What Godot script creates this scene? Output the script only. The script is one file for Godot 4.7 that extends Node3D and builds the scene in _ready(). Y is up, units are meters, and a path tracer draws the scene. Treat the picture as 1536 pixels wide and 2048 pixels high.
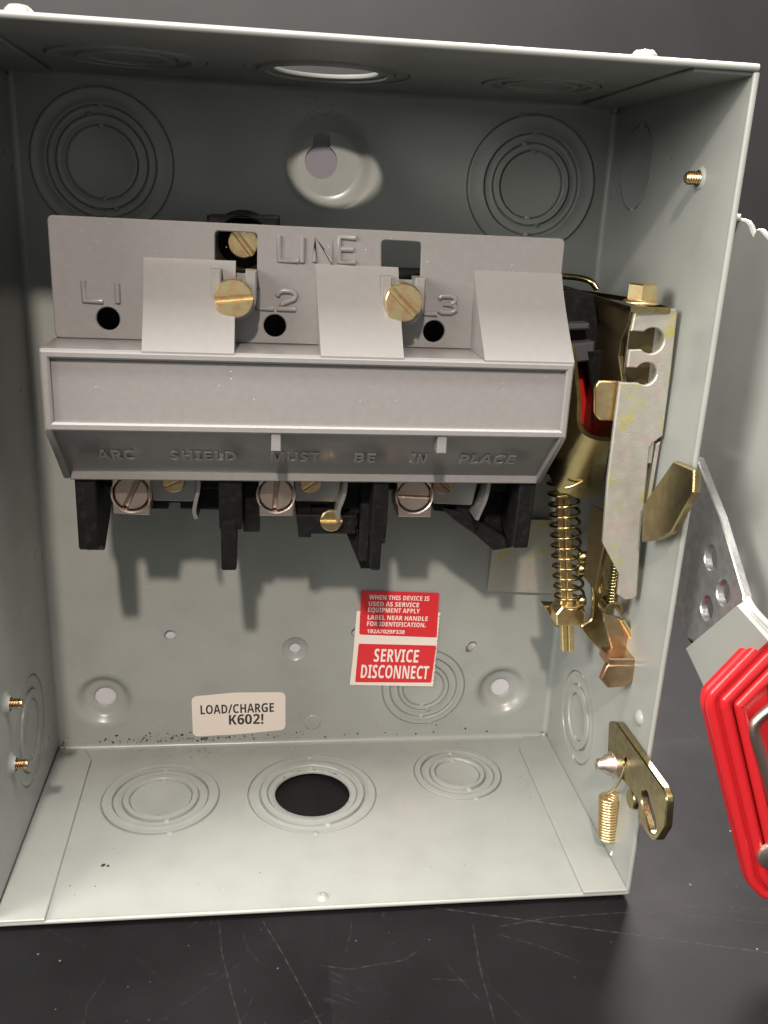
extends Node3D
# An open grey steel safety switch standing on a scratched black bench. Lengths in the builders are millimetres; the box's inner back wall is z = 0,
# its inner floor y = 0, x is measured from its middle.

const HALF := 125.0      # half the inner width
const HIGH := 308.6      # inner height
const DEEP := 117.8      # inner depth
const SHEET := 1.5       # sheet thickness

var org := Vector3.ZERO  # base of the thing being built
var rng := RandomNumberGenerator.new()
var mats := {}


# ---------------------------------------------------------------- mesh building
class Shape:
	var v := PackedVector3Array()
	var n := PackedVector3Array()
	var uv := PackedVector2Array()
	var xf := Transform3D()

	func tri(a: Vector3, b: Vector3, c: Vector3, na: Vector3, nb: Vector3, nc: Vector3) -> void:
		var g := (b - a).cross(c - a)
		if g.length_squared() < 1e-14:
			return
		if (g.dot(na + nb + nc) > 0.0) == (xf.basis.determinant() > 0.0):
			put(a, na)
			put(c, nc)
			put(b, nb)
		else:
			put(a, na)
			put(b, nb)
			put(c, nc)

	func put(a: Vector3, na: Vector3) -> void:
		v.append(xf * a)
		n.append((xf.basis * na).normalized())

	func quad(a: Vector3, b: Vector3, c: Vector3, d: Vector3, out: Vector3) -> void:
		tri(a, b, c, out, out, out)
		tri(a, c, d, out, out, out)

	func quadn(a: Vector3, b: Vector3, c: Vector3, d: Vector3, na: Vector3, nb: Vector3, nc: Vector3, nd: Vector3) -> void:
		tri(a, b, c, na, nb, nc)
		tri(a, c, d, na, nc, nd)

	# a flat plate in the local xy plane between z0 and z1, edges chamfered by c
	func plate(outline: Array, z0: float, z1: float, c := 0.3, holes: Array = [], back := true) -> void:
		var rim := PackedVector2Array(outline)
		if Geometry2D.is_polygon_clockwise(rim):
			rim.reverse()
		var loops: Array = [rim]
		for h in holes:
			var hp := PackedVector2Array(h)
			if not Geometry2D.is_polygon_clockwise(hp):
				hp.reverse()
			loops.append(hp)
		var inner: Array = []
		for lp in loops:
			inner.append(inset(lp, c))
			walls(lp, inner[-1], z0, z1, c, back)
		cap(inner, z1, Vector3.BACK)
		if back:
			cap(inner, z0, Vector3.FORWARD)

	func inset(p: PackedVector2Array, c: float) -> PackedVector2Array:
		var o := PackedVector2Array()
		var k := p.size()
		for i in k:
			var e0 := (p[i] - p[(i + k - 1) % k]).normalized()
			var e1 := (p[(i + 1) % k] - p[i]).normalized()
			var n0 := Vector2(-e0.y, e0.x)
			var n1 := Vector2(-e1.y, e1.x)
			o.append(p[i] + (n0 + n1) / maxf(0.4, 1.0 + n0.dot(n1)) * c)
		return o

	func walls(p: PackedVector2Array, q: PackedVector2Array, z0: float, z1: float, c: float, back: bool) -> void:
		var k := p.size()
		var edge: Array[Vector2] = []
		for i in k:
			var e := (p[(i + 1) % k] - p[i]).normalized()
			edge.append(Vector2(e.y, -e.x))
		for i in k:
			var j := (i + 1) % k
			var m := edge[i]
			var a := edge[(i + k - 1) % k]
			var b := edge[j]
			var ma := (m + a).normalized() if m.dot(a) > 0.75 else m
			var mb := (m + b).normalized() if m.dot(b) > 0.75 else m
			var na := Vector3(ma.x, ma.y, 0)
			var nb := Vector3(mb.x, mb.y, 0)
			var low := z0 + (c if back else 0.0)
			quadn(Vector3(p[i].x, p[i].y, low), Vector3(p[j].x, p[j].y, low), Vector3(p[j].x, p[j].y, z1 - c), Vector3(p[i].x, p[i].y, z1 - c), na, nb, nb, na)
			if c > 0.0:
				var ua := na + Vector3.BACK
				var ub := nb + Vector3.BACK
				quadn(Vector3(p[i].x, p[i].y, z1 - c), Vector3(p[j].x, p[j].y, z1 - c), Vector3(q[j].x, q[j].y, z1), Vector3(q[i].x, q[i].y, z1), ua, ub, ub, ua)
				if back:
					ua = na + Vector3.FORWARD
					ub = nb + Vector3.FORWARD
					quadn(Vector3(p[i].x, p[i].y, z0 + c), Vector3(p[j].x, p[j].y, z0 + c), Vector3(q[j].x, q[j].y, z0), Vector3(q[i].x, q[i].y, z0), ua, ub, ub, ua)

	func cap(loops: Array, z: float, out: Vector3) -> void:
		var rim: PackedVector2Array = loops[0]
		if loops.size() == 1:
			var ids := Geometry2D.triangulate_polygon(rim)
			for i in range(0, ids.size(), 3):
				tri(lift(rim[ids[i]], z), lift(rim[ids[i + 1]], z), lift(rim[ids[i + 2]], z), out, out, out)
			return
		var pts := PackedVector2Array()
		for lp in loops:
			var k: int = lp.size()
			for i in k:
				var a: Vector2 = lp[i]
				var b: Vector2 = lp[(i + 1) % k]
				var steps := maxi(1, int(ceil(a.distance_to(b) / 1.2)))
				for s in steps:
					pts.append(a.lerp(b, float(s) / steps))
		var near := Geometry2D.triangulate_delaunay(pts)
		for i in range(0, near.size(), 3):
			var mid := (pts[near[i]] + pts[near[i + 1]] + pts[near[i + 2]]) / 3.0
			if not Geometry2D.is_point_in_polygon(mid, rim):
				continue
			var open := false
			for h in range(1, loops.size()):
				if Geometry2D.is_point_in_polygon(mid, loops[h]):
					open = true
			if not open:
				tri(lift(pts[near[i]], z), lift(pts[near[i + 1]], z), lift(pts[near[i + 2]], z), out, out, out)

	func lift(p: Vector2, z: float) -> Vector3:
		return Vector3(p.x, p.y, z)

	func box(a: Vector3, b: Vector3, c := 0.3) -> void:
		plate([Vector2(a.x, a.y), Vector2(b.x, a.y), Vector2(b.x, b.y), Vector2(a.x, b.y)], a.z, b.z, c)

	# turned about the local z axis; profile of (radius, height), outwards normal to the left of the way it runs when flip is false
	func lathe(profile: Array, segs := 48, flip := false, from := 0.0, to := TAU) -> void:
		var k := profile.size()
		var side: Array[Vector2] = []
		for i in k - 1:
			var e: Vector2 = (profile[i + 1] - profile[i]).normalized()
			side.append(Vector2(-e.y, e.x) if flip else Vector2(e.y, -e.x))
		for i in k - 1:
			var m := side[i]
			var na := (m + side[i - 1]).normalized() if i > 0 and m.dot(side[i - 1]) > 0.6 else m
			var nb := (m + side[i + 1]).normalized() if i < k - 2 and m.dot(side[i + 1]) > 0.6 else m
			for s in segs:
				var t0 := from + (to - from) * s / segs
				var t1 := from + (to - from) * (s + 1) / segs
				quadn(spin(profile[i], t0), spin(profile[i], t1), spin(profile[i + 1], t1), spin(profile[i + 1], t0), spin(na, t0), spin(na, t1), spin(nb, t1), spin(nb, t0))

	func spin(p: Vector2, t: float) -> Vector3:
		return Vector3(p.x * cos(t), p.x * sin(t), p.y)

	func tube(path: Array, r: float, segs := 10, closed := false, squash := 1.0) -> void:
		var k := path.size()
		var up := Vector3.ZERO
		var rings: Array = []
		for i in k:
			var a: Vector3 = path[(i + k - 1) % k] if closed or i > 0 else path[i]
			var b: Vector3 = path[(i + 1) % k] if closed or i < k - 1 else path[i]
			var t := (b - a).normalized()
			if up == Vector3.ZERO:
				up = t.cross(Vector3.BACK if absf(t.z) < 0.9 else Vector3.UP).normalized()
			up = (up - t * up.dot(t)).normalized()
			var w := t.cross(up)
			var ring: Array = []
			for s in segs:
				var g := TAU * s / segs
				ring.append(up * cos(g) + w * sin(g) * squash)
			rings.append(ring)
		for i in (k if closed else k - 1):
			var j := (i + 1) % k
			for s in segs:
				var q := (s + 1) % segs
				quadn(path[i] + rings[i][s] * r, path[i] + rings[i][q] * r, path[j] + rings[j][q] * r, path[j] + rings[j][s] * r, rings[i][s], rings[i][q], rings[j][q], rings[j][s])
		if not closed:
			for end in [0, k - 1]:
				var other: int = 1 if end == 0 else k - 2
				var out: Vector3 = (path[end] - path[other]).normalized()
				for s in segs:
					var q := (s + 1) % segs
					tri(path[end] + out * r * 0.25, path[end] + rings[end][s] * r, path[end] + rings[end][q] * r, out, (out + rings[end][s]).normalized(), (out + rings[end][q]).normalized())

	# a sheet of thickness t whose two long edges are the paths a and b (same number of points)
	func loft(a: Array, b: Array, t: float) -> void:
		var k := a.size()
		var na: Array = []
		for i in k:
			var along: Vector3 = a[mini(i + 1, k - 1)] - a[maxi(i - 1, 0)]
			na.append(along.cross(b[i] - a[i]).normalized())
		for i in k - 1:
			var o0: Vector3 = na[i] * t
			var o1: Vector3 = na[i + 1] * t
			quadn(a[i], a[i + 1], b[i + 1], b[i], -na[i], -na[i + 1], -na[i + 1], -na[i])
			quadn(a[i] + o0, a[i + 1] + o1, b[i + 1] + o1, b[i] + o0, na[i], na[i + 1], na[i + 1], na[i])
			quad(a[i], a[i + 1], a[i + 1] + o1, a[i] + o0, (a[i] - b[i]).normalized())
			quad(b[i], b[i + 1], b[i + 1] + o1, b[i] + o0, (b[i] - a[i]).normalized())
		for i in [0, k - 1]:
			var out: Vector3 = (a[i] - a[1 if i == 0 else k - 2]).normalized()
			quad(a[i], b[i], b[i] + na[i] * t, a[i] + na[i] * t, out)

	func mesh(base: Vector3) -> ArrayMesh:
		var a := []
		a.resize(Mesh.ARRAY_MAX)
		var p := PackedVector3Array()
		p.resize(v.size())
		for i in v.size():
			p[i] = (v[i] - base) * 0.001
		a[Mesh.ARRAY_VERTEX] = p
		a[Mesh.ARRAY_NORMAL] = n
		if uv.size() == v.size():
			a[Mesh.ARRAY_TEX_UV] = uv
		var m := ArrayMesh.new()
		m.add_surface_from_arrays(Mesh.PRIMITIVE_TRIANGLES, a)
		return m


func shape(x := Transform3D()) -> Shape:
	var s := Shape.new()
	s.xf = x
	return s


# local z points out of a surface: towards the viewer, to the right, to the left, up or down
func facing(way: String, at := Vector3.ZERO) -> Transform3D:
	match way:
		"right":
			return Transform3D(Basis(Vector3.FORWARD, Vector3.UP, Vector3.RIGHT), at)
		"left":
			return Transform3D(Basis(Vector3.BACK, Vector3.UP, Vector3.LEFT), at)
		"up":
			return Transform3D(Basis(Vector3.RIGHT, Vector3.FORWARD, Vector3.UP), at)
		"down":
			return Transform3D(Basis(Vector3.RIGHT, Vector3.BACK, Vector3.DOWN), at)
		"away":
			return Transform3D(Basis(Vector3.LEFT, Vector3.UP, Vector3.FORWARD), at)
	return Transform3D(Basis(), at)


# plates drawn as (z, y) outlines standing across x, and as (x, z) outlines lying across y
func across_x() -> Transform3D:
	return Transform3D(Basis(Vector3.BACK, Vector3.UP, Vector3.RIGHT), Vector3.ZERO)


func across_y() -> Transform3D:
	return Transform3D(Basis(Vector3.RIGHT, Vector3.BACK, Vector3.UP), Vector3.ZERO)


func circle(x: float, y: float, r: float, segs := 36) -> Array:
	var o := []
	for i in segs:
		o.append(Vector2(x + r * cos(TAU * i / segs), y + r * sin(TAU * i / segs)))
	return o


func rounded(outline: Array, r: float, steps := 5) -> Array:
	var o := []
	var k := outline.size()
	for i in k:
		var p: Vector2 = outline[i]
		var a: Vector2 = outline[(i + k - 1) % k] - p
		var b: Vector2 = outline[(i + 1) % k] - p
		var cut := minf(r, minf(a.length(), b.length()) * 0.45)
		var pa := p + a.normalized() * cut
		var pb := p + b.normalized() * cut
		for s in steps + 1:
			var t := float(s) / steps
			o.append(pa.lerp(p, t).lerp(p.lerp(pb, t), t))
	return o


func rect(x0: float, y0: float, x1: float, y1: float) -> Array:
	return [Vector2(x0, y0), Vector2(x1, y0), Vector2(x1, y1), Vector2(x0, y1)]


func to3(path: Array, z: float) -> Array:
	var o := []
	for p in path:
		o.append(Vector3(p.x, p.y, z))
	return o


func smoothed(path: Array, times := 2) -> Array:
	var o := path
	for t in times:
		var q := [o[0]]
		for i in o.size() - 1:
			q.append(o[i].lerp(o[i + 1], 0.25))
			q.append(o[i].lerp(o[i + 1], 0.75))
		q.append(o[-1])
		o = q
	return o


# ---------------------------------------------------------------- scene tree
func tag(o: Node3D, label: String, category := "", group := "", kind := "") -> void:
	if label:
		o.set_meta("label", label)
	if category:
		o.set_meta("category", category)
	if group:
		o.set_meta("group", group)
	if kind:
		o.set_meta("kind", kind)


func thing(called: String, label: String, category: String, at: Vector3, group := "") -> Node3D:
	var o := Node3D.new()
	o.name = called
	add_child(o, true)
	o.position = at * 0.001
	org = at
	tag(o, label, category, group)
	return o


func part(called: String, s: Shape, m: Material, parent: Node3D, label := "") -> MeshInstance3D:
	var o := MeshInstance3D.new()
	o.name = called
	o.mesh = s.mesh(org)
	o.material_override = m
	parent.add_child(o, true)
	if label:
		o.set_meta("label", label)
	return o


# raised or printed lettering: capital height and centre in mm, drawn in the local xy plane of "x"
func letters(words: String, parent: Node3D, m: Material, tall: float, x: Transform3D, wide: float, deep: float, bold := true) -> MeshInstance3D:
	var t := TextMesh.new()
	var f := SystemFont.new()
	f.font_names = PackedStringArray(["Droid Sans"])
	f.font_weight = 700 if bold else 400
	t.font = f
	t.text = words
	t.font_size = 64
	t.curve_step = 1.0
	t.pixel_size = 0.01
	var up := tall * 0.001 / (0.714 * 64.0 * 0.01)
	t.depth = deep * 0.001 / up
	var o := MeshInstance3D.new()
	o.name = "lettering"
	o.mesh = t
	o.material_override = m
	var box := t.get_aabb()
	var k := wide * 0.001 / box.size.x
	var mid := box.get_center()
	parent.add_child(o, true)
	var b := Basis(x.basis.x * k, x.basis.y * up, x.basis.z * up)
	o.transform = Transform3D(b, (x.origin - org) * 0.001 - b * Vector3(mid.x, mid.y, 0))
	return o


# ---------------------------------------------------------------- materials
func noise(freq: float, octaves := 4, kind := FastNoiseLite.TYPE_SIMPLEX_SMOOTH, s := 1) -> FastNoiseLite:
	var f := FastNoiseLite.new()
	f.noise_type = kind
	f.frequency = freq
	f.fractal_octaves = octaves
	f.seed = s
	return f


func noise_map(f: FastNoiseLite, ramp: Gradient = null, bump := 0.0, size := 512) -> NoiseTexture2D:
	var t := NoiseTexture2D.new()
	t.width = size
	t.height = size
	t.seamless = true
	t.noise = f
	if ramp:
		t.color_ramp = ramp
	if bump > 0.0:
		t.as_normal_map = true
		t.bump_strength = bump
	return t


func ramp(stops: Array) -> Gradient:
	var g := Gradient.new()
	var off := PackedFloat32Array()
	var col := PackedColorArray()
	for s in stops:
		off.append(s[0])
		col.append((s[1] as Color).linear_to_srgb())
	g.offsets = off
	g.colors = col
	return g


func grey(a: float) -> Color:
	return Color(a, a, a)


func mat(called: String, c: Color, rough: float, metal := 0.0, opt := {}) -> StandardMaterial3D:
	var m := StandardMaterial3D.new()
	m.resource_name = called
	m.albedo_color = c.linear_to_srgb()
	m.roughness = rough
	m.metallic = metal
	var s: float = opt.get("scale", 20.0)
	m.uv1_triplanar = true
	m.uv1_scale = Vector3(s, s, s)
	if opt.has("color"):
		m.albedo_color = Color.WHITE
		m.albedo_texture = opt.color
	if opt.has("rough"):
		m.roughness = 1.0
		m.roughness_texture = opt.rough
	if opt.has("normal"):
		m.normal_enabled = true
		m.normal_texture = opt.normal
		m.normal_scale = opt.get("bump", 0.3)
	mats[called] = m
	return m


func make_materials() -> void:
	var orange_peel := noise_map(noise(0.03, 3), null, 2.0)
	var fine := noise_map(noise(0.12, 4, FastNoiseLite.TYPE_SIMPLEX_SMOOTH, 5), null, 3.0)
	var smear := noise_map(noise(0.008, 5, FastNoiseLite.TYPE_SIMPLEX_SMOOTH, 9), ramp([[0.0, grey(0.06)], [0.5, grey(0.085)], [1.0, grey(0.13)]]))
	var paint := noise_map(noise(0.01, 5, FastNoiseLite.TYPE_SIMPLEX_SMOOTH, 3), ramp([[0.0, Color(0.262, 0.276, 0.262)], [0.45, Color(0.288, 0.302, 0.286)], [1.0, Color(0.304, 0.318, 0.301)]]))
	mat("painted_steel", Color.WHITE, 0.35, 0.0, {"color": paint, "normal": orange_peel, "bump": 0.03, "rough": smear, "scale": 6.0})
	var moulded := noise_map(noise(0.02, 5, FastNoiseLite.TYPE_SIMPLEX_SMOOTH, 4), ramp([[0.0, Color(0.212, 0.206, 0.202)], [0.5, Color(0.222, 0.216, 0.212)], [1.0, Color(0.232, 0.226, 0.222)]]))
	mat("grey_plastic", Color.WHITE, 0.26, 0.0, {"color": moulded, "normal": fine, "bump": 0.018, "scale": 24.0})
	var dusty := noise_map(noise(0.03, 5, FastNoiseLite.TYPE_SIMPLEX_SMOOTH, 8), ramp([[0.0, grey(0.006)], [0.6, grey(0.009)], [1.0, Color(0.026, 0.023, 0.023)]]))
	mat("black_plastic", Color.WHITE, 0.5, 0.0, {"color": dusty, "normal": fine, "bump": 0.2, "scale": 14.0})
	mats.black_plastic.metallic_specular = 0.32
	var gold := noise_map(noise(0.02, 4, FastNoiseLite.TYPE_SIMPLEX_SMOOTH, 12), ramp([[0.0, Color(0.80, 0.48, 0.30)], [0.35, Color(0.86, 0.64, 0.34)], [0.65, Color(0.88, 0.72, 0.40)], [1.0, Color(0.76, 0.76, 0.38)]]))
	mat("brass", Color.WHITE, 0.30, 1.0, {"color": gold, "normal": fine, "bump": 0.12, "scale": 22.0})
	var olive := noise_map(noise(0.012, 5, FastNoiseLite.TYPE_SIMPLEX_SMOOTH, 14), ramp([[0.0, Color(0.30, 0.22, 0.12)], [0.4, Color(0.37, 0.30, 0.15)], [0.7, Color(0.43, 0.36, 0.18)], [1.0, Color(0.42, 0.41, 0.16)]]))
	mat("yellow_zinc", Color.WHITE, 0.22, 1.0, {"color": olive, "normal": fine, "bump": 0.2, "scale": 24.0})
	var copperish := noise_map(noise(0.012, 4, FastNoiseLite.TYPE_SIMPLEX_SMOOTH, 15), ramp([[0.0, Color(0.42, 0.27, 0.18)], [0.5, Color(0.50, 0.35, 0.22)], [1.0, Color(0.58, 0.45, 0.27)]]))
	mat("copper", Color.WHITE, 0.27, 1.0, {"color": copperish, "normal": fine, "bump": 0.2, "scale": 30.0})
	var stained := noise_map(noise(0.009, 5, FastNoiseLite.TYPE_SIMPLEX_SMOOTH, 21), ramp([[0.0, Color(0.47, 0.38, 0.37)], [0.34, Color(0.47, 0.44, 0.40)], [0.55, Color(0.43, 0.43, 0.39)], [0.7, Color(0.45, 0.44, 0.37)], [0.84, Color(0.47, 0.45, 0.24)], [1.0, Color(0.52, 0.44, 0.10)]]))
	var patchy := noise_map(noise(0.02, 5, FastNoiseLite.TYPE_SIMPLEX_SMOOTH, 22), ramp([[0.0, grey(0.10)], [0.5, grey(0.18)], [1.0, grey(0.30)]]))
	mat("stained_zinc", Color.WHITE, 0.45, 0.55, {"color": stained, "rough": patchy, "normal": fine, "bump": 0.2, "scale": 16.0})
	var spangle := noise_map(noise(0.03, 3, FastNoiseLite.TYPE_CELLULAR, 25), ramp([[0.0, grey(0.40)], [1.0, grey(0.62)]]))
	mat("galvanised", Color.WHITE, 0.30, 0.85, {"color": spangle, "normal": fine, "bump": 0.18, "scale": 14.0})
	mat("dull_zinc", Color(0.46, 0.48, 0.45), 0.5, 0.4, {"normal": fine, "bump": 0.2})
	mat("bright_steel", grey(0.85), 0.38, 0.55, {"normal": fine, "bump": 0.3})  # kept pale; along the lever edge it stands in for the highlight
	mat("tin", Color(0.62, 0.54, 0.49), 0.38, 1.0, {"normal": fine, "bump": 0.3, "scale": 30.0})
	mat("aged_tin", Color(0.50, 0.41, 0.35), 0.42, 1.0, {"normal": fine, "bump": 0.5, "scale": 30.0})
	mat("dull_clip", Color(0.33, 0.33, 0.31), 0.45, 0.8, {"normal": fine, "bump": 0.2})
	mat("red_plastic", Color(0.54, 0.018, 0.024), 0.26, 0.0, {"normal": orange_peel, "bump": 0.15, "scale": 12.0})
	mat("red_rotor", Color(0.45, 0.01, 0.012), 0.35)
	mat("white_plastic", Color(0.62, 0.62, 0.63), 0.35)
	mat("paper", Color(0.72, 0.66, 0.60), 0.55, 0.0, {"normal": fine, "bump": 0.1})
	mat("red_ink", Color(0.60, 0.022, 0.03), 0.38)
	mat("white_ink", Color(0.78, 0.72, 0.68), 0.45)
	mat("black_ink", grey(0.02), 0.5)
	mat("glare_board", Color(0.50, 0.50, 0.53), 0.6, 0.0, {"normal": fine, "bump": 0.3})  # pale colour stands in for bench glare seen through the holes
	mat("dark_board", Color(0.19, 0.19, 0.215), 0.6, 0.0, {"normal": fine, "bump": 0.3})
	mat("dark_zinc", Color(0.15, 0.12, 0.065), 0.45, 0.9, {"normal": fine, "bump": 0.3})
	mat("scuff", Color(0.42, 0.43, 0.41), 0.6)
	mat("dust", grey(0.55), 0.8)
	mat("worn_black", Color(0.075, 0.075, 0.08), 0.35, 0.0, {"normal": fine, "bump": 0.2})
	mat("soot_hole_shade", Color(0.03, 0.018, 0.014), 0.9)  # dirt flakes, and the painted shade of the sleeve hole
	mat("backdrop_board", Color.WHITE, 0.55, 0.0, {"color": noise_map(noise(0.006, 5, FastNoiseLite.TYPE_SIMPLEX_SMOOTH, 31), ramp([[0.0, Color(0.0165, 0.0160, 0.0178)], [1.0, Color(0.025, 0.0242, 0.0268)]])), "scale": 2.0})
	mats["bench_top"] = bench_material()


# black laminate with worn scratches and specks of dust; 700 mm of bench to a tile
func bench_material() -> StandardMaterial3D:
	var size := 2048
	var im := Image.create(size, size, false, Image.FORMAT_RGB8)
	var ro := Image.create(size, size, false, Image.FORMAT_RGB8)
	var cloud := noise(0.004, 5, FastNoiseLite.TYPE_SIMPLEX_SMOOTH, 41)
	for y in range(0, size, 4):
		for x in range(0, size, 4):
			var k := cloud.get_noise_2d(x, y) * 0.5 + 0.5
			var c := (Color(0.0098, 0.0097, 0.0106) * (0.55 + 0.9 * k)).linear_to_srgb()
			im.fill_rect(Rect2i(x, y, 4, 4), c)
			ro.fill_rect(Rect2i(x, y, 4, 4), grey(0.44 + 0.18 * k))
	var mine := [
		[0.55, [Vector2(45, 116.6), Vector2(108.4, 133.4), Vector2(170.5, 149.6)]],
		[0.4, [Vector2(69, 128.4), Vector2(90.5, 125.1), Vector2(122.1, 124.6), Vector2(152.3, 129), Vector2(178.6, 134.7)]],
		[0.3, [Vector2(-41, 118.7), Vector2(-39.6, 132.8), Vector2(-35.1, 152.9), Vector2(-31.6, 166.5)]],
		[0.4, [Vector2(-24.1, 119.1), Vector2(-17.5, 134.4), Vector2(-9, 156), Vector2(-4.3, 168.6)]],
		[0.35, [Vector2(58.2, 127.1), Vector2(56.2, 149.6), Vector2(56.2, 173.5)]],
		[0.3, [Vector2(67, 132.5), Vector2(82.1, 139.8), Vector2(94.3, 148.1)]],
		[0.3, [Vector2(21.2, 144.1), Vector2(29, 142.3), Vector2(35.1, 137.8)]],
		[0.25, [Vector2(44.4, 146.8), Vector2(53.2, 163)]],
		[0.25, [Vector2(37.8, 152.2), Vector2(51.5, 154.1)]],
		[0.35, [Vector2(-2.9, 142.8), Vector2(8, 145.5), Vector2(21.3, 143.4)]],
		[0.45, [Vector2(208.1, -58.5), Vector2(213.3, -37.6), Vector2(221.1, -17.9)]],
		[0.45, [Vector2(209.5, -45.3), Vector2(227.2, -54.1), Vector2(245.2, -55.8)]],
		[0.35, [Vector2(210, -40.6), Vector2(209.4, -23.9), Vector2(212.8, 11.9)]],
		[0.3, [Vector2(174.9, 28.6), Vector2(187.5, 30.6), Vector2(207.8, 33.5)]],
		[0.3, [Vector2(202.6, 31.9), Vector2(199.3, 46.6), Vector2(194.2, 64.2)]],
		[0.35, [Vector2(169.5, 62.7), Vector2(179.5, 70.8), Vector2(188.5, 87.4)]],
		[0.5, [Vector2(166.9, 90.1), Vector2(170.1, 95)]],
		[0.5, [Vector2(175.9, 103.2), Vector2(174.4, 108.4)]],
		[0.5, [Vector2(191.3, 21), Vector2(191.7, 25.5)]],
		[0.35, [Vector2(133.7, 117.1), Vector2(155.1, 122.9), Vector2(182.8, 127.2)]],
		[0.4, [Vector2(125.6, 126.5), Vector2(150.6, 123.2), Vector2(174, 128.8)]],
	]
	for m in mine:
		for i in m[1].size() - 1:
			scratch(im, ro, m[1][i], m[1][i + 1], m[0])
	var r := RandomNumberGenerator.new()
	r.seed = 77
	for i in 760:
		var a := Vector2(r.randf_range(-350, 350), r.randf_range(-350, 350))
		var turn := r.randf_range(0, TAU)
		var long := r.randf_range(3, 26) if i > 60 else r.randf_range(40, 160)
		var b := a + Vector2.from_angle(turn) * long
		var mid := a.lerp(b, 0.5) + Vector2.from_angle(turn + 1.57) * long * r.randf_range(-0.12, 0.12)
		var s := r.randf_range(0.04, 0.22)
		scratch(im, ro, a, mid, s)
		scratch(im, ro, mid, b, s)
	for i in 70:    # bundles of short parallel scuffs
		var a := Vector2(r.randf_range(-350, 350), r.randf_range(-350, 350))
		var turn := r.randf_range(0, TAU)
		for k in r.randi_range(4, 12):
			var c := a + Vector2(r.randf_range(-7, 7), r.randf_range(-7, 7))
			scratch(im, ro, c, c + Vector2.from_angle(turn + r.randf_range(-0.08, 0.08)) * r.randf_range(2, 11), r.randf_range(0.06, 0.26))
	for i in 2600:   # dust
		var p := Vector2i(r.randi_range(0, size - 3), r.randi_range(0, size - 3))
		var c := grey(pow(r.randf(), 3.0) * 0.55 + 0.08)
		im.set_pixelv(p, c)
		if r.randf() < 0.4:
			im.set_pixelv(p + Vector2i(1, 0), c)
			im.set_pixelv(p + Vector2i(0, 1), c)
			if r.randf() < 0.2:
				im.fill_rect(Rect2i(p, Vector2i(3, 3)), c)
	var m := StandardMaterial3D.new()
	m.resource_name = "bench_top"
	m.albedo_texture = ImageTexture.create_from_image(im)
	m.roughness_texture = ImageTexture.create_from_image(ro)
	m.metallic_specular = 0.25
	return m


func scratch(im: Image, ro: Image, a: Vector2, b: Vector2, strong: float) -> void:
	var k := 2048.0 / 700.0
	var p := a * k
	var q := b * k
	var steps := maxi(1, int(p.distance_to(q)))
	for s in steps + 1:
		var w := strong * (0.55 + 0.45 * sin(s * 0.37 + a.x) * sin(s * 0.11))
		var at := p.lerp(q, float(s) / steps)
		var base := Vector2i(at.floor())
		for d in [Vector2i(0, 0), Vector2i(1, 0), Vector2i(0, 1), Vector2i(1, 1)]:
			var cell: Vector2i = base + d
			var cover := maxf(0.0, 1.05 - Vector2(cell).distance_to(at)) * minf(1.0, w)
			var px := Vector2i(posmod(cell.x, 2048), posmod(cell.y, 2048))
			im.set_pixelv(px, im.get_pixelv(px).lerp(Color(0.50, 0.49, 0.50), cover))
			ro.set_pixelv(px, ro.get_pixelv(px).lerp(Color(0.8, 0.8, 0.8), cover))


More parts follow.
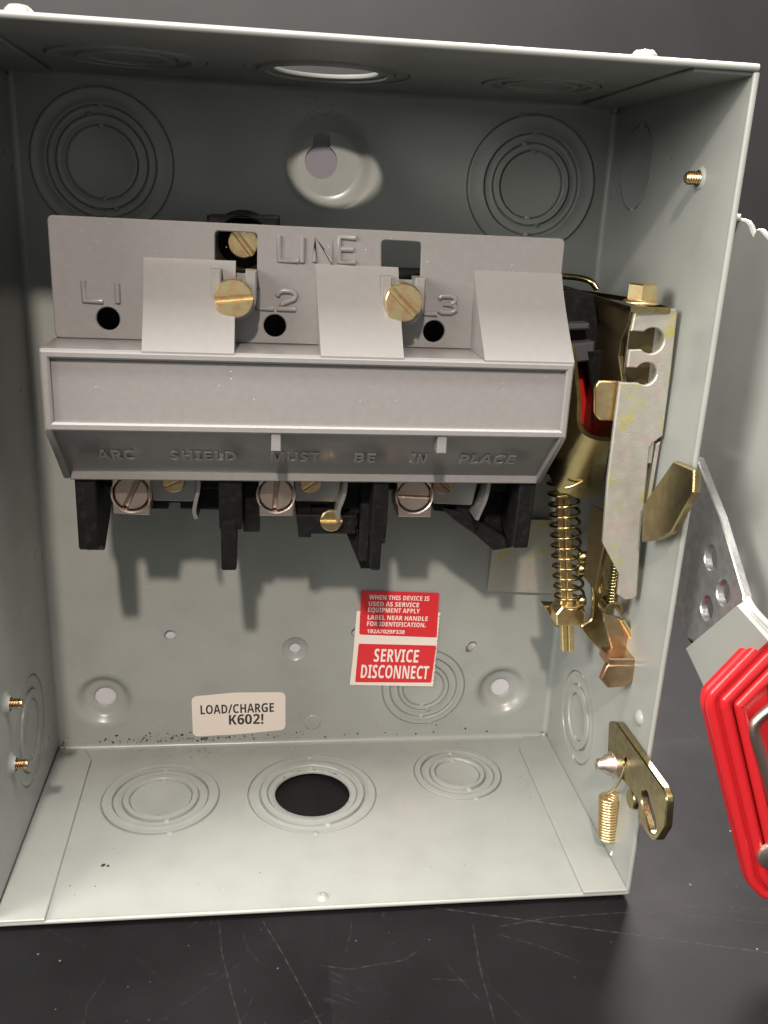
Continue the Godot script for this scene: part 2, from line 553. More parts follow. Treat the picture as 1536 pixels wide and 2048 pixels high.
# ---------------------------------------------------------------- the scene
func _ready() -> void:
	rng.seed = 11
	make_materials()
	# camera
	var cam := Camera3D.new()
	cam.name = "camera"
	cam.rotation = Vector3(-0.320846, -0.136261, 0.047734)
	cam.position = Vector3(-0.024128, 0.26396, 0.412994)
	cam.fov = 58.176
	cam.near = 0.01
	cam.far = 20.0
	add_child(cam)
	cam.current = true
	# the dim room round the bench
	var env := Environment.new()
	env.background_mode = Environment.BG_COLOR
	env.background_color = Color(0.34, 0.33, 0.32).linear_to_srgb()
	env.tonemap_mode = Environment.TONE_MAPPER_LINEAR
	env.tonemap_exposure = 1.2
	env.sdfgi_enabled = true
	env.ssao_enabled = true
	env.ssil_enabled = true
	var world := WorldEnvironment.new()
	world.name = "world"
	world.environment = env
	add_child(world)
	# the lamp over the viewer's shoulder that draws the shadows
	var key := SpotLight3D.new()
	key.name = "ceiling_spot"
	key.light_color = Color(1.0, 0.94, 0.885)
	key.light_energy = 1.3
	key.light_size = 0.03
	key.spot_angle = 35.0
	key.spot_angle_attenuation = 0.3
	key.spot_range = 6.0
	key.spot_attenuation = 2.0
	key.shadow_enabled = true
	add_child(key)
	key.look_at_from_position(Vector3(-0.15, 0.97, 1.01), Vector3(0.02, 0.15, 0.04))
	# a lamp behind the bench, to the right
	var rear := AreaLight3D.new()
	rear.name = "rear_lamp"
	rear.light_color = Color(1.0, 0.96, 0.95)
	rear.light_energy = 2.2
	rear.area_size = Vector2(0.5, 0.35)
	rear.area_range = 6.0
	rear.shadow_enabled = true
	add_child(rear)
	rear.look_at_from_position(Vector3(0.46, 0.78, -0.85), Vector3(0.05, 0.1, 0.05))
	# broad ceiling light
	var wide := AreaLight3D.new()
	wide.name = "ceiling_panel"
	wide.light_color = Color(1.0, 0.985, 0.955)
	wide.light_energy = 2.35
	wide.area_size = Vector2(1.4, 0.42)
	wide.area_range = 6.0
	wide.shadow_enabled = true
	add_child(wide)
	wide.look_at_from_position(Vector3(0.08, 1.25, 0.36), Vector3(0.02, 0, 0.13), Vector3.BACK)
	# soft light added on the left to brighten the right wall and cover
	var side := AreaLight3D.new()
	side.name = "left_fill"
	side.light_color = Color(1.0, 0.99, 0.955)
	side.light_energy = 2.3
	side.area_size = Vector2(0.7, 0.7)
	side.area_range = 6.0
	side.shadow_enabled = true
	add_child(side)
	side.look_at_from_position(Vector3(-1.25, 0.75, 0.75), Vector3(0.1, 0.15, 0.08))
	build_setting()
	build_enclosure()
	build_switch_block()
	build_shield()
	build_mechanism()
	build_latch()
	build_handle()
	build_cover()
	build_stickers()
	build_small_screws()


func build_setting() -> void:
	org = Vector3.ZERO
	var s := shape()
	for i in 2:
		for j in 2:
			var x0 := -1400.0 + 1400.0 * i
			var z0 := -700.0 + 1000.0 * j
			s.quad(Vector3(x0, -4, z0), Vector3(x0 + 1400, -4, z0), Vector3(x0 + 1400, -4, z0 + 1000), Vector3(x0, -4, z0 + 1000), Vector3.UP)
	for p in s.v:
		s.uv.append(Vector2(p.x / 700.0, p.z / 700.0))
	var b := part("bench_top", s, mats.bench_top, self)
	tag(b, "scratched black laminate bench top under the grey steel box", "bench", "", "structure")
	s = shape()
	s.box(Vector3(-1500, -40, -712), Vector3(1500, 560, -700), 1.0)
	b = part("backdrop_wall", s, mats.backdrop_board, self)
	tag(b, "plain dark grey board standing behind the steel box", "backdrop", "", "structure")
	s = shape()
	s.box(Vector3(-116, -4, -9), Vector3(114, 300, -5.7), 0.4)
	var board := thing("added_board", "added grey board behind the steel box, standing in for the glare seen through its holes", "board", Vector3(0, -4, -7))  # added board; its pale strips stand in for bench glare through the holes
	part("board_panel", s, mats.dark_board, board)
	s = shape()
	s.box(Vector3(-110, 40, -5.6), Vector3(110, 72, -2.2), 0.3)
	s.box(Vector3(-113, 2, -5.68), Vector3(112, 39, -5.1), 0.2)
	part("added_pale_strip", s, mats.glare_board, board)  # strips added close behind the wall so the holes look bright


# ---------------------------------------------------------------- the steel box
# a flat sheet in the local xy plane with round openings: each opening sits in a square of its own
func sheet(s: Shape, x0: float, y0: float, x1: float, y1: float, rounds: Array, out := Vector3.BACK, z := 0.0) -> void:
	var xs := [x0, x1]
	var ys := [y0, y1]
	for c in rounds:
		xs.append_array([c.x - c.z - 0.8, c.x + c.z + 0.8])
		ys.append_array([c.y - c.z - 0.8, c.y + c.z + 0.8])
	xs.sort()
	ys.sort()
	for i in xs.size() - 1:
		for j in ys.size() - 1:
			var mid := Vector2((xs[i] + xs[i + 1]) / 2, (ys[j] + ys[j + 1]) / 2)
			var taken: bool = xs[i + 1] - xs[i] < 1e-4 or ys[j + 1] - ys[j] < 1e-4
			for c in rounds:
				if absf(mid.x - c.x) < c.z + 0.8 and absf(mid.y - c.y) < c.z + 0.8:
					taken = true
			if not taken:
				s.quad(Vector3(xs[i], ys[j], z), Vector3(xs[i + 1], ys[j], z), Vector3(xs[i + 1], ys[j + 1], z), Vector3(xs[i], ys[j + 1], z), out)
	for c in rounds:
		for k in 64:
			var a := Vector2.from_angle(TAU * k / 64)
			var b := Vector2.from_angle(TAU * (k + 1) / 64)
			var h: float = c.z + 0.8
			var sa := a * h / maxf(absf(a.x), absf(a.y))
			var sb := b * h / maxf(absf(b.x), absf(b.y))
			var m := Vector2(c.x, c.y)
			s.quad(s.lift(m + a * c.z, z), s.lift(m + sa, z), s.lift(m + sb, z), s.lift(m + b * c.z, z), out)


# concentric knockout rings pressed into a wall: grooves at the radii, ring heights alternating; hole > 0 leaves the middle open
func knockout(parent: Node3D, x: Transform3D, radii: Array, hole := 0.0, lift := 0.6, ties := 90.0) -> void:
	var s := shape(x)
	var profile := []
	var h := -0.25
	if hole > 0.0:
		profile.append(Vector2(hole, h - SHEET))
		profile.append(Vector2(hole, h - 0.3))
		profile.append(Vector2(hole + 0.3, h))
	else:
		profile.append(Vector2(0.0, h))
	for i in radii.size():
		var r: float = radii[i]
		var next := 0.0 if i == radii.size() - 1 else (lift if i % 2 == 0 else -0.35)
		var last := i == radii.size() - 1
		profile.append(Vector2(r - 1.35, h))
		profile.append(Vector2(r - 0.75, h + 0.22))
		profile.append(Vector2(r - 0.38, h + 0.1))
		profile.append(Vector2(r - 0.12, minf(h, next) - 0.75))
		profile.append(Vector2(r + 0.14, minf(h, next) - 0.7))
		profile.append(Vector2(r + 0.42, next + 0.05))
		profile.append(Vector2(r + 0.75, next + (0.12 if last else 0.22)))
		if not last:
			profile.append(Vector2(r + 1.35, next))
		h = next
	profile.append(Vector2(radii[-1] + 1.2, 0.0))
	s.lathe(profile, 72, true)
	for i in radii.size():
		for k in 2:
			var t := deg_to_rad(ties + 180.0 * k + 14.0 * (i % 2))
			var b := shape(x * Transform3D(Basis(Vector3.BACK, t), Vector3(cos(t) * radii[i], sin(t) * radii[i], -0.15)))
			b.lathe([Vector2(1.5, -0.6), Vector2(1.35, 0.1), Vector2(0.8, 0.42), Vector2(0.0, 0.5)], 14)
			s.v.append_array(b.v)
			s.n.append_array(b.n)
	part("knockout", s, mats.painted_steel, parent)


func build_enclosure() -> void:
	var t := thing("switch_enclosure", "open grey painted steel switch box with concentric knockout rings", "switch box", Vector3(0, -4, 0))
	var grey_paint: Material = mats.painted_steel
	var f := 2.5
	# ---- back
	var s := shape()
	var open := [Vector3(-8.7, 53.5, 6.6), Vector3(-69.2, 61.8, 2.9), Vector3(81.2, 53.7, 2.6), Vector3(21.5, 62, 2.6)]
	var back := open + [Vector3(-90.4, 275.5, 29.7), Vector3(90, 275.4, 29.4), Vector3(2, 279.5, 21), Vector3(-102, 26.8, 15.2), Vector3(98.8, 27.4, 15.2), Vector3(57.3, 30.5, 22.5)]
	sheet(s, -HALF + f, f, HALF - f, HIGH - f, back)
	sheet(s, -HALF - SHEET, -SHEET, HALF + SHEET, HIGH + SHEET, open.slice(1) + back.slice(6, 9) + [open[0]], Vector3.FORWARD, -SHEET)
	for c in open:
		s.xf = facing("front", Vector3(c.x, c.y, 0))
		var r: float = c.z
		if r > 5.0:
			s.lathe([Vector2(6.6, 0), Vector2(6.1, -0.25), Vector2(5.6, -0.9), Vector2(3.2, -0.9), Vector2(2.9, -1.1), Vector2(2.9, -SHEET - 0.8)], 40)
		else:
			s.lathe([Vector2(r, 0), Vector2(r - 0.25, -0.3), Vector2(r - 0.3, -SHEET)], 32)
	s.xf = Transform3D()
	# bends between the back and the four sides
	for k in 4:
		var long := (HALF if k % 2 == 1 else HIGH / 2.0) - f
		var reach := HIGH / 2.0 if k % 2 == 1 else HALF
		var turn := Basis(Vector3.BACK, PI / 2 * k)
		for i in 6:
			var a0 := PI / 2 * i / 6
			var a1 := PI / 2 * (i + 1) / 6
			var p := []
			for a in [a0, a1]:
				p.append([Vector3(-reach + f - f * sin(a), 0, f - f * cos(a)), Vector3(sin(a), 0, cos(a))])
			var lo := Vector3(0, -long, 0)
			var mid := Vector3(0, HIGH / 2.0, 0)
			s.quadn(mid + turn * (p[0][0] + lo), mid + turn * (p[1][0] + lo), mid + turn * (p[1][0] - lo), mid + turn * (p[0][0] - lo), turn * p[0][1], turn * p[1][1], turn * p[1][1], turn * p[0][1])
	part("back_panel", s, grey_paint, t)
	# beads added to glint like light leaking through the corner notches
	for c in [Vector3(-HALF, 0, 0), Vector3(HALF, 0, 0), Vector3(-HALF, HIGH, 0), Vector3(HALF, HIGH, 0)]:
		s = shape()
		s.xf = facing("front", Vector3(signf(c.x) * (HALF - 1.6), clampf(c.y, 1.6, HIGH - 1.6), 1.6))
		s.lathe([Vector2(1.5, 0), Vector2(1.35, 0.7), Vector2(0.8, 1.25), Vector2(0, 1.5)], 16)
		part("glint_bead", s, grey_paint, t)
	# ---- side walls
	for side in [-1.0, 1.0]:
		s = shape(facing("left" if side > 0 else "right", Vector3(side * HALF, 0, 0)))
		var k: float = side      # local x runs to the front on the right wall, to the back on the left
		var rounds := []
		if side > 0:
			rounds = [Vector3(41, 36, 23.2), Vector3(29.2, 283.3, 17.4)]
		else:
			rounds = [Vector3(-46, 39.5, 25.2)]
		sheet(s, minf(k * f, k * (DEEP - 1.2)), f if side < 0 else 0.0, maxf(k * f, k * (DEEP - 1.2)), HIGH, rounds)
		sheet(s, minf(-k * SHEET, k * (DEEP - 1.2)), -SHEET, maxf(-k * SHEET, k * (DEEP - 1.2)), HIGH + SHEET, [], Vector3.FORWARD, -SHEET)
		# rolled front edge
		s.xf = Transform3D()
		var edge := []
		for y in [-SHEET + 0.8, HIGH * 0.5, HIGH - 3.0, HIGH - 0.6]:
			edge.append(Vector3(side * (HALF + SHEET / 2), y, DEEP - 1.0))
		s.tube(edge, 1.05, 14)
		part("side_wall", s, grey_paint, t)
	# ---- top
	s = shape(facing("down", Vector3(0, HIGH, 0)))
	sheet(s, -HALF, f, HALF, DEEP - 0.8, [Vector3(-2.6, 47.5, 31.2), Vector3(-72, 52, 28.2), Vector3(76, 52, 22.7)])
	sheet(s, -HALF - SHEET, -SHEET, HALF + SHEET, DEEP - 0.8, [Vector3(-2.6, 47.5, 31.2)], Vector3.FORWARD, -SHEET)
	s.xf = Transform3D()
	s.tube([Vector3(-HALF - SHEET, HIGH + 0.75, DEEP - 0.6), Vector3(0, HIGH + 0.75, DEEP - 0.6), Vector3(HALF + SHEET - 0.6, HIGH + 0.75, DEEP - 0.6)], 1.15, 14)
	part("top_panel", s, grey_paint, t)
	# ---- floor
	s = shape(facing("up"))
	sheet(s, -HALF, -DEEP + 0.8, HALF, -f, [Vector3(-1, -42.5, 31.2), Vector3(-70.9, -42.6, 27.7), Vector3(71, -31, 22.6), Vector3(-0.5, -112.0, 3.0)])
	sheet(s, -HALF - SHEET, -DEEP + 0.8, HALF + SHEET, SHEET, [Vector3(-1, -42.5, 31.2)], Vector3.FORWARD, -SHEET)
	s.xf = Transform3D()
	s.tube([Vector3(-HALF - SHEET, -0.75, DEEP - 0.7), Vector3(0, -0.75, DEEP - 0.7), Vector3(HALF + 0.5, -0.75, DEEP - 0.7)], 0.95, 14)
	s.xf = facing("up", Vector3(-0.5, 0, 112.0))
	s.lathe([Vector2(3.0, 0), Vector2(2.3, 0.15), Vector2(1.7, 0.9), Vector2(1.0, 1.2), Vector2(0.9, 0.7), Vector2(0, 0.6)], 28)
	part("floor_panel", s, grey_paint, t)
	# stub feet under the floor
	for p in [Vector2(-100, 12), Vector2(100, 12), Vector2(-100, 100), Vector2(100, 100)]:
		s = shape(facing("down", Vector3(p.x, -SHEET, p.y)))
		s.lathe([Vector2(5, 0), Vector2(4.4, 1.8), Vector2(3, 2.5), Vector2(0, 2.5)], 24)
		part("foot", s, grey_paint, t)
	# turned-over tabs of the side walls, lapped on the floor and under the top
	for side in [-1.0, 1.0]:
		s = shape(across_y())
		var x0: float = side * HALF
		s.plate([Vector2(x0, 2), Vector2(side * 112, 2.0), Vector2(side * 107.4, 12), Vector2(side * 106.2, DEEP + 0.4), Vector2(x0, DEEP + 0.4)], 0.15, 1.45, 0.35)
		part("lap_tab", s, grey_paint, t)
		s = shape(across_y())
		s.plate([Vector2(x0, 2), Vector2(side * 112, 2.0), Vector2(side * 107, 8), Vector2(side * 105.5, DEEP - 22), Vector2(side * 106, DEEP - 1.5), Vector2(x0, DEEP - 1.5)], HIGH - 1.35, HIGH - 0.1, 0.35)
		part("lap_tab", s, grey_paint, t)
	# ---- knockouts
	knockout(t, facing("front", Vector3(-90.4, 275.5, 0)), [14.2, 18.2, 21.6, 28.5])
	knockout(t, facing("front", Vector3(90, 275.4, 0)), [13.8, 16.8, 20.8, 28.2])
	knockout(t, facing("front", Vector3(57.3, 30.5, 0)), [10.6, 13.0, 17.2, 21.3], 0.0, 0.2)
	knockout(t, facing("left", Vector3(HALF, 36, 41)), [11.2, 15.5, 22.0])
	knockout(t, facing("left", Vector3(HALF, 283.3, 29.2)), [16.2])
	knockout(t, facing("right", Vector3(-HALF, 39.5, 46)), [13.5, 18.0, 24.0])
	knockout(t, facing("up", Vector3(-70.9, 0, 42.6)), [14.0, 17.2, 21.5, 26.5])
	knockout(t, facing("up", Vector3(71, 0, 31)), [11.0, 13.6, 18.0, 21.4])
	knockout(t, facing("up", Vector3(-1, 0, 42.5)), [21.0, 24.5, 30.0], 17.6)
	knockout(t, facing("down", Vector3(-2.6, HIGH, 47.5)), [21.4, 24.8, 30.0], 18.6)
	knockout(t, facing("down", Vector3(-72, HIGH, 52)), [13.0, 17.0, 21.5, 27.0])
	knockout(t, facing("down", Vector3(76, HIGH, 52)), [11.0, 14.0, 18.0, 21.5])
	# ---- dished mounting holes in the lower corners
	for c in [Vector3(-102, 26.8, 0), Vector3(98.8, 27.4, 0)]:
		s = shape(facing("front", c))
		s.lathe([Vector2(15.2, 0), Vector2(13.6, -0.15), Vector2(12.4, -0.8), Vector2(10.8, -2.6), Vector2(9.6, -3.6), Vector2(8.2, -4.0), Vector2(5.5, -4.0), Vector2(5.2, -4.2), Vector2(5.1, -4.6)], 56)
		part("mounting_hole", s, grey_paint, t)
	# ---- dished keyhole
	s = shape(facing("front", Vector3(2, 279.5, 0)))
	s.lathe([Vector2(21, 0), Vector2(19.2, -0.2), Vector2(17.6, -1.1), Vector2(15.8, -3.2), Vector2(14.4, -4.4), Vector2(12.8, -4.8)], 64)
	var key := []
	for i in 28:
		var a := deg_to_rad(122.0 + (418.0 - 122.0) * i / 27.0)
		key.append(Vector2(-2.9 + 6.9 * cos(a), 1.0 + 6.9 * sin(a)))
	for i in 14:
		var a := PI * i / 13.0
		key.append(Vector2(-2.9 + 3.5 * cos(a), 10.6 + 3.5 * sin(a)))
	s.plate(circle(0, 0, 12.9, 64), -5.3, -4.8, 0.0, [key])
	part("keyhole", s, grey_paint, t)
	# ---- pips on the outside of the top, a weld pip on the right wall and a shallow pip in the back
	for x in [-93.2, 90.8]:
		s = shape(facing("up", Vector3(x, HIGH + SHEET, 112.5)))
		s.lathe([Vector2(4.2, 0), Vector2(3.9, 1.3), Vector2(2.7, 2.5), Vector2(0, 3.0)], 28)
		part("cover_stop", s, grey_paint, t)
	s = shape(facing("left", Vector3(HALF, 74.5, 105.5)))
	s.lathe([Vector2(3.4, 0), Vector2(2.6, 0.9), Vector2(1.5, 1.6), Vector2(0, 1.8)], 24)
	part("wall_pip", s, grey_paint, t)
	s = shape(facing("front", Vector3(0.8, 11.6, 0)))
	s.lathe([Vector2(4.2, 0), Vector2(3.8, 0.35), Vector2(3.2, 0.4), Vector2(0, 0.45)], 28)
	part("back_pip", s, grey_paint, t)
	# rust and soot flakes along the bottom bend
	s = shape()
	for i in 330:
		var x := rng.randfn(-62, 26) if i < 230 else rng.randf_range(-115, 110)
		var y := 2.6 + absf(rng.randfn(0, 3.0))
		var r := 0.12 + 0.6 * pow(rng.randf(), 4.0)
		flake(s, Vector3(x, y, 0.12), r, Vector3.BACK)
	for i in 170:
		var x := rng.randfn(-62, 24) if i < 90 else rng.randf_range(-105, 105)
		var z := 3.0 + absf(rng.randfn(0, 5.0)) if i < 120 else rng.randf_range(5, 112)
		flake(s, Vector3(x, 0.12, z), 0.1 + 0.34 * pow(rng.randf(), 3.0), Vector3.UP)
	flake(s, Vector3(-89.5, 0.1, 87.5), 1.0, Vector3.UP)
	flake(s, Vector3(-87.7, 0.1, 88.0), 0.8, Vector3.UP)
	for i in 26:      # heavier lumps right of the corner
		flake(s, Vector3(rng.randfn(-52, 9), 3.0 + absf(rng.randfn(0, 1.6)), 0.14), rng.randf_range(0.25, 0.6), Vector3.BACK)
	for i in 60:
		var a := rng.randf_range(0.0, TAU) if i < 20 else rng.randf_range(-2.5, -0.6)
		var d := 17.9 + absf(rng.randfn(0, 0.5))
		flake(s, Vector3(-1 + cos(a) * d, -0.1, 42.5 + sin(a) * d), rng.randf_range(0.1, 0.4), Vector3.UP)
	for i in 45:
		flake(s, Vector3(rng.randfn(2, 9), rng.randfn(300, 3.0), 0.1), rng.randf_range(0.08, 0.3), Vector3.BACK)
	var scuffs := shape()
	for i in 46:
		var on_floor := i % 2 == 0
		var c := Vector2(rng.randf_range(-105, 100), rng.randf_range(12, 112) if on_floor else rng.randf_range(14, 120))
		var d := Vector2.from_angle(rng.randf_range(0, TAU)) * rng.randf_range(1.5, 9.0)
		if on_floor and c.distance_to(Vector2(-1, 42.5)) < 36.0:
			continue
		var w := d.orthogonal().normalized() * rng.randf_range(0.05, 0.14)
		var q := [c - d * 0.5, c + w, c + d * 0.5, c - w]
		var f3 := []
		for p in q:
			f3.append(Vector3(p.x, 0.06, p.y) if on_floor else Vector3(p.x, p.y, 0.06))
		scuffs.quad(f3[0], f3[1], f3[2], f3[3], Vector3.UP if on_floor else Vector3.BACK)
	part("scuff_marks", scuffs, mats.scuff, t).set_meta("kind", "stuff")
	var g := part("dirt_flakes", s, mats.soot_hole_shade, t)
	g.set_meta("kind", "stuff")


func flake(s: Shape, at: Vector3, r: float, out: Vector3) -> void:
	var x := Vector3.RIGHT
	var y := out.cross(x)
	var pts := []
	for i in 6:
		var a := TAU * i / 6
		pts.append(at + (x * cos(a) + y * sin(a)) * r * rng.randf_range(0.5, 1.2))
	for i in range(1, 5):
		s.tri(pts[0], pts[i], pts[i + 1], out, out, out)


# ---------------------------------------------------------------- the grey arc shield
func stroke(s: Shape, pts: Array, x: Transform3D, r: float) -> void:
	var path := []
	for p in pts:
		path.append(x * Vector3(p.x, p.y, 0))
	s.tube(path, r, 10)


func moulded(called_pts: Array, centre: Vector3, w: float, h: float, parent: Node3D) -> void:
	# rounded raised strokes; points in a unit square
	var s := shape()
	for line in called_pts:
		var p := []
		for q in line:
			p.append(Vector2((q.x - 0.5) * w, (q.y - 0.5) * h))
		stroke(s, p, facing("front", centre), 1.05)
	part("lettering", s, mats.grey_plastic, parent)


func build_shield() -> void:
	var t := thing("arc_shield", "grey moulded plastic arc shield with raised lettering LINE and three ramps", "arc shield", Vector3(-6.5, 163, 70))
	var g: Material = mats.grey_plastic
	var x0 := -98.5
	var x1 := 85.5
	# upper plate with two windows and three small holes
	var s := shape()
	var w1: Array = [Vector2(-41.8, 252.9), Vector2(-27, 252.8), Vector2(-27.1, 238.7), Vector2(-42, 238.7)]
	var w2: Array = [Vector2(17.3, 252.2), Vector2(31.9, 252.1), Vector2(32.3, 238.6), Vector2(17.9, 238.8)]
	var holes := [rounded(w1, 1.5, 3), rounded(w2, 1.5, 3)]
	for c in [Vector2(-79.8, 221.2), Vector2(-20.6, 220.5), Vector2(38.5, 220.2)]:
		holes.append(circle(c.x, c.y, 4.1, 30))
	s.plate(rounded([Vector2(x0, 214.0), Vector2(x1, 214.0), Vector2(x1, 255.4), Vector2(x0, 255.8)], 2.0, 4), 67.8, 70.0, 0.35, holes)
	part("upper_plate", s, g, t)
	# ledge, front and sloping underside: a folded profile swept from side to side
	s = shape()
	s.box(Vector3(x0, 211.6, 66), Vector3(x1, 213.9, 94.0), 0.4)
	part("ledge", s, g, t)
	s = shape()
	s.box(Vector3(x0 + 2.6, 188.4, 91.0), Vector3(x1 - 2.4, 211.4, 93.2), 0.2)
	part("front_panel", s, g, t)
	s = shape()
	s.plate(rect(x0, 186.0, x1, 213.6), 91.6, 95.6, 0.7, [rect(x0 + 3.0, 189.0, x1 - 2.6, 210.8)])
	part("front_frame", s, g, t)
	# underside sheet that slopes back to the lip
	s = shape(across_x())
	s.plate([Vector2(93.0, 186.4), Vector2(91.0, 186.4), Vector2(68.2, 165.6), Vector2(68.2, 163.6), Vector2(70.2, 163.8)], x0 + 1.0, x1 - 1.0, 0.0)
	part("underside", s, g, t)
	s = shape()
	s.box(Vector3(x0 + 2.2, 161.4, 66.0), Vector3(x1 - 1.4, 165.2, 71.2), 0.5)
	part("lip", s, g, t)
	for x in [x0, x1 - 2.4]:
		s = shape(across_x())
		s.plate([Vector2(94.6, 187.5), Vector2(95.4, 186.4), Vector2(94.2, 184.6), Vector2(71.6, 162.2), Vector2(66, 161.6), Vector2(60, 164), Vector2(60, 187.5)], x, x + 2.4, 0.4)
		part("side_gusset", s, g, t)
		s = shape(across_x())
		s.plate([Vector2(94.0, 187.0), Vector2(94.0, 212.5), Vector2(66, 213.6), Vector2(60, 213.0), Vector2(60, 187.0)], x + 0.05, x + 2.35, 0.4)
		part("end_wall", s, g, t)
	# three ramps, hollowed on top, that run from the plate to the ledge's front edge
	var spans := [[Vector2(-66.7, 243.4)][0].x, [Vector2(-65.3, 214.3)][0].x, [Vector2(-34.6, 214)][0].x, [Vector2(-6.2, 242.1)][0].x, [Vector2(-5, 213.9)][0].x, [Vector2(23.9, 213.6)][0].x, [Vector2(52.1, 241.6)][0].x, [Vector2(52.8, 213.7)][0].x, x1]
	for k in 3:
		s = shape()
		var rows := 10
		for i in rows:
			var q := []
			for j in [i, i + 1]:
				var u: float = j / float(rows)
				var y := 243.0 - 29.0 * u
				var z := 70.0 + 25.2 * pow(u, 1.18)
				var tilt := 25.2 * 1.18 * pow(maxf(u, 0.03), 0.18) / 29.0
				var nn := Vector3(0, tilt, 1).normalized()
				var left: float = lerpf(spans[k * 3], spans[k * 3 + 1], u)
				q.append([Vector3(left, y, z), Vector3(spans[k * 3 + 2], y, z), nn])
			s.quadn(q[0][0], q[0][1], q[1][1], q[1][0], q[0][2], q[0][2], q[1][2], q[1][2])
			for side in 2:
				var a: Vector3 = q[0][side]
				var b: Vector3 = q[1][side]
				s.quad(a, b, Vector3(b.x, b.y, 69.0), Vector3(a.x, a.y, 69.0), Vector3.LEFT if side == 0 else Vector3.RIGHT)
			if i == rows - 1:
				s.quad(q[1][0], q[1][1], q[1][1] - Vector3(0, 2.0, 0), q[1][0] - Vector3(0, 2.0, 0), Vector3.BACK)
		part("ramp", s, g, t)
	# little drop tabs under the frame
	for c in [Vector2(-20.1, 182.6), Vector2(39.6, 182.6)]:
		s = shape()
		s.box(Vector3(c.x - 1.7, 179.6, 88.0), Vector3(c.x + 1.7, 187.5, 94.6), 0.3)
		part("drop_tab", s, g, t)
	# U-shaped screw lugs at the windows
	for c in [Vector2(-35.2, 232), Vector2(24.8, 231.8)]:
		s = shape()
		var u := []
		for i in 13:
			var a := PI + PI * i / 12.0
			u.append(Vector2(c.x + 8.0 * cos(a), c.y - 1.0 + 8.0 * sin(a)))
		u.append(Vector2(c.x + 8.0, c.y + 8.4))
		u.append(Vector2(c.x + 4.2, c.y + 8.4))
		for i in 9:
			var a := -PI * i / 8.0
			u.append(Vector2(c.x + 4.2 * cos(a), c.y - 1.0 + 4.2 * sin(a)))
		u.append(Vector2(c.x - 4.2, c.y + 8.4))
		u.append(Vector2(c.x - 8.0, c.y + 8.4))
		s.plate(u, 69.0, 79.5, 0.5)
		part("screw_lug", s, g, t)
	# raised lettering
	var L := [[Vector2(0.04, 1), Vector2(0.04, 0), Vector2(0.96, 0)]]
	var p: Vector3 = Vector3(-15.8, 248, 70)
	moulded(L, p, 7.6, 8.4, t)
	p = Vector3(-11, 247.6, 70)
	moulded([[Vector2(0.5, 1), Vector2(0.5, 0)]], p, 2, 8.4, t)
	p = Vector3(-3.5, 248.1, 70)
	moulded([[Vector2(0, 0), Vector2(0, 1), Vector2(1, 0), Vector2(1, 1)]], p, 6.2, 8.6, t)
	p = Vector3(5.1, 248.3, 70)
	moulded([[Vector2(1, 1), Vector2(0, 1), Vector2(0, 0), Vector2(1, 0)], [Vector2(0, 0.52), Vector2(0.85, 0.52)]], p, 5.8, 8.4, t)
	var two := [[Vector2(0, 0.72), Vector2(0.08, 0.9), Vector2(0.3, 1), Vector2(0.7, 1), Vector2(0.94, 0.9), Vector2(1, 0.74), Vector2(0.92, 0.56), Vector2(0.3, 0.3), Vector2(0.03, 0), Vector2(1, 0)]]
	var three := [[Vector2(0, 0.84), Vector2(0.14, 0.98), Vector2(0.7, 1), Vector2(0.95, 0.9), Vector2(0.95, 0.66), Vector2(0.75, 0.53), Vector2(0.35, 0.52), Vector2(0.78, 0.5), Vector2(1, 0.36), Vector2(1, 0.14), Vector2(0.75, 0), Vector2(0.2, 0), Vector2(0, 0.15)]]
	p = Vector3(-84.5, 230.8, 70)
	moulded(L, p, 7.0, 7.0, t)
	p = Vector3(-76.1, 230.4, 70)
	moulded([[Vector2(0.5, 1), Vector2(0.5, 0)]], p, 2, 6.8, t)
	p = Vector3(-24.1, 230, 70)
	moulded(L, p, 6.2, 6.6, t)
	p = Vector3(-16.5, 229.9, 70)
	moulded(two, p, 6.6, 6.4, t)
	p = Vector3(36.4, 229.9, 70)
	moulded(L, p, 6.0, 6.4, t)
	p = Vector3(42.8, 230.3, 70)
	moulded(three, p, 6.4, 6.0, t)
	# dust and nicks
	s = shape()
	for i in 90:
		var x := rng.randf_range(x0 + 4, x1 - 4)
		if i < 50:
			flake(s, Vector3(x, rng.randf_range(190, 210), 93.26), 0.06 + 0.2 * pow(rng.randf(), 3.0), Vector3.BACK)
		else:
			flake(s, Vector3(x, rng.randf_range(245, 254), 70.05), 0.06 + 0.2 * pow(rng.randf(), 3.0), Vector3.BACK)
	part("dust_specks", s, mats.dust, t).set_meta("kind", "stuff")
	# the warning along the underside
	var down := Vector3(0, -0.71, 0.705)
	var tilted := Basis(Vector3.RIGHT, Vector3(0, 0.705, 0.71), Vector3(0, -0.71, 0.705))
	var words := ["ARC", "SHIELD", "MUST", "BE", "IN", "PLACE"]
	var ends: Array = [Vector2(-84.4, 173.6), Vector2(-71, 173.4), Vector2(-58.2, 173.2), Vector2(-34.6, 173.1), Vector2(-22, 173.2), Vector2(-3.9, 173.3), Vector2(9.2, 173.2), Vector2(17.1, 173.3), Vector2(30.5, 173.3), Vector2(36.6, 173.4), Vector2(49.4, 173.3), Vector2(71, 173.4)]
	for i in 6:
		var mid: float = (ends[i * 2].x + ends[i * 2 + 1].x) / 2
		var at := Vector3(mid, 174.2, 80.6) + down * 0.2
		letters(words[i], t, g, 6.3, Transform3D(tilted, at), ends[i * 2 + 1].x - ends[i * 2].x, 0.9)


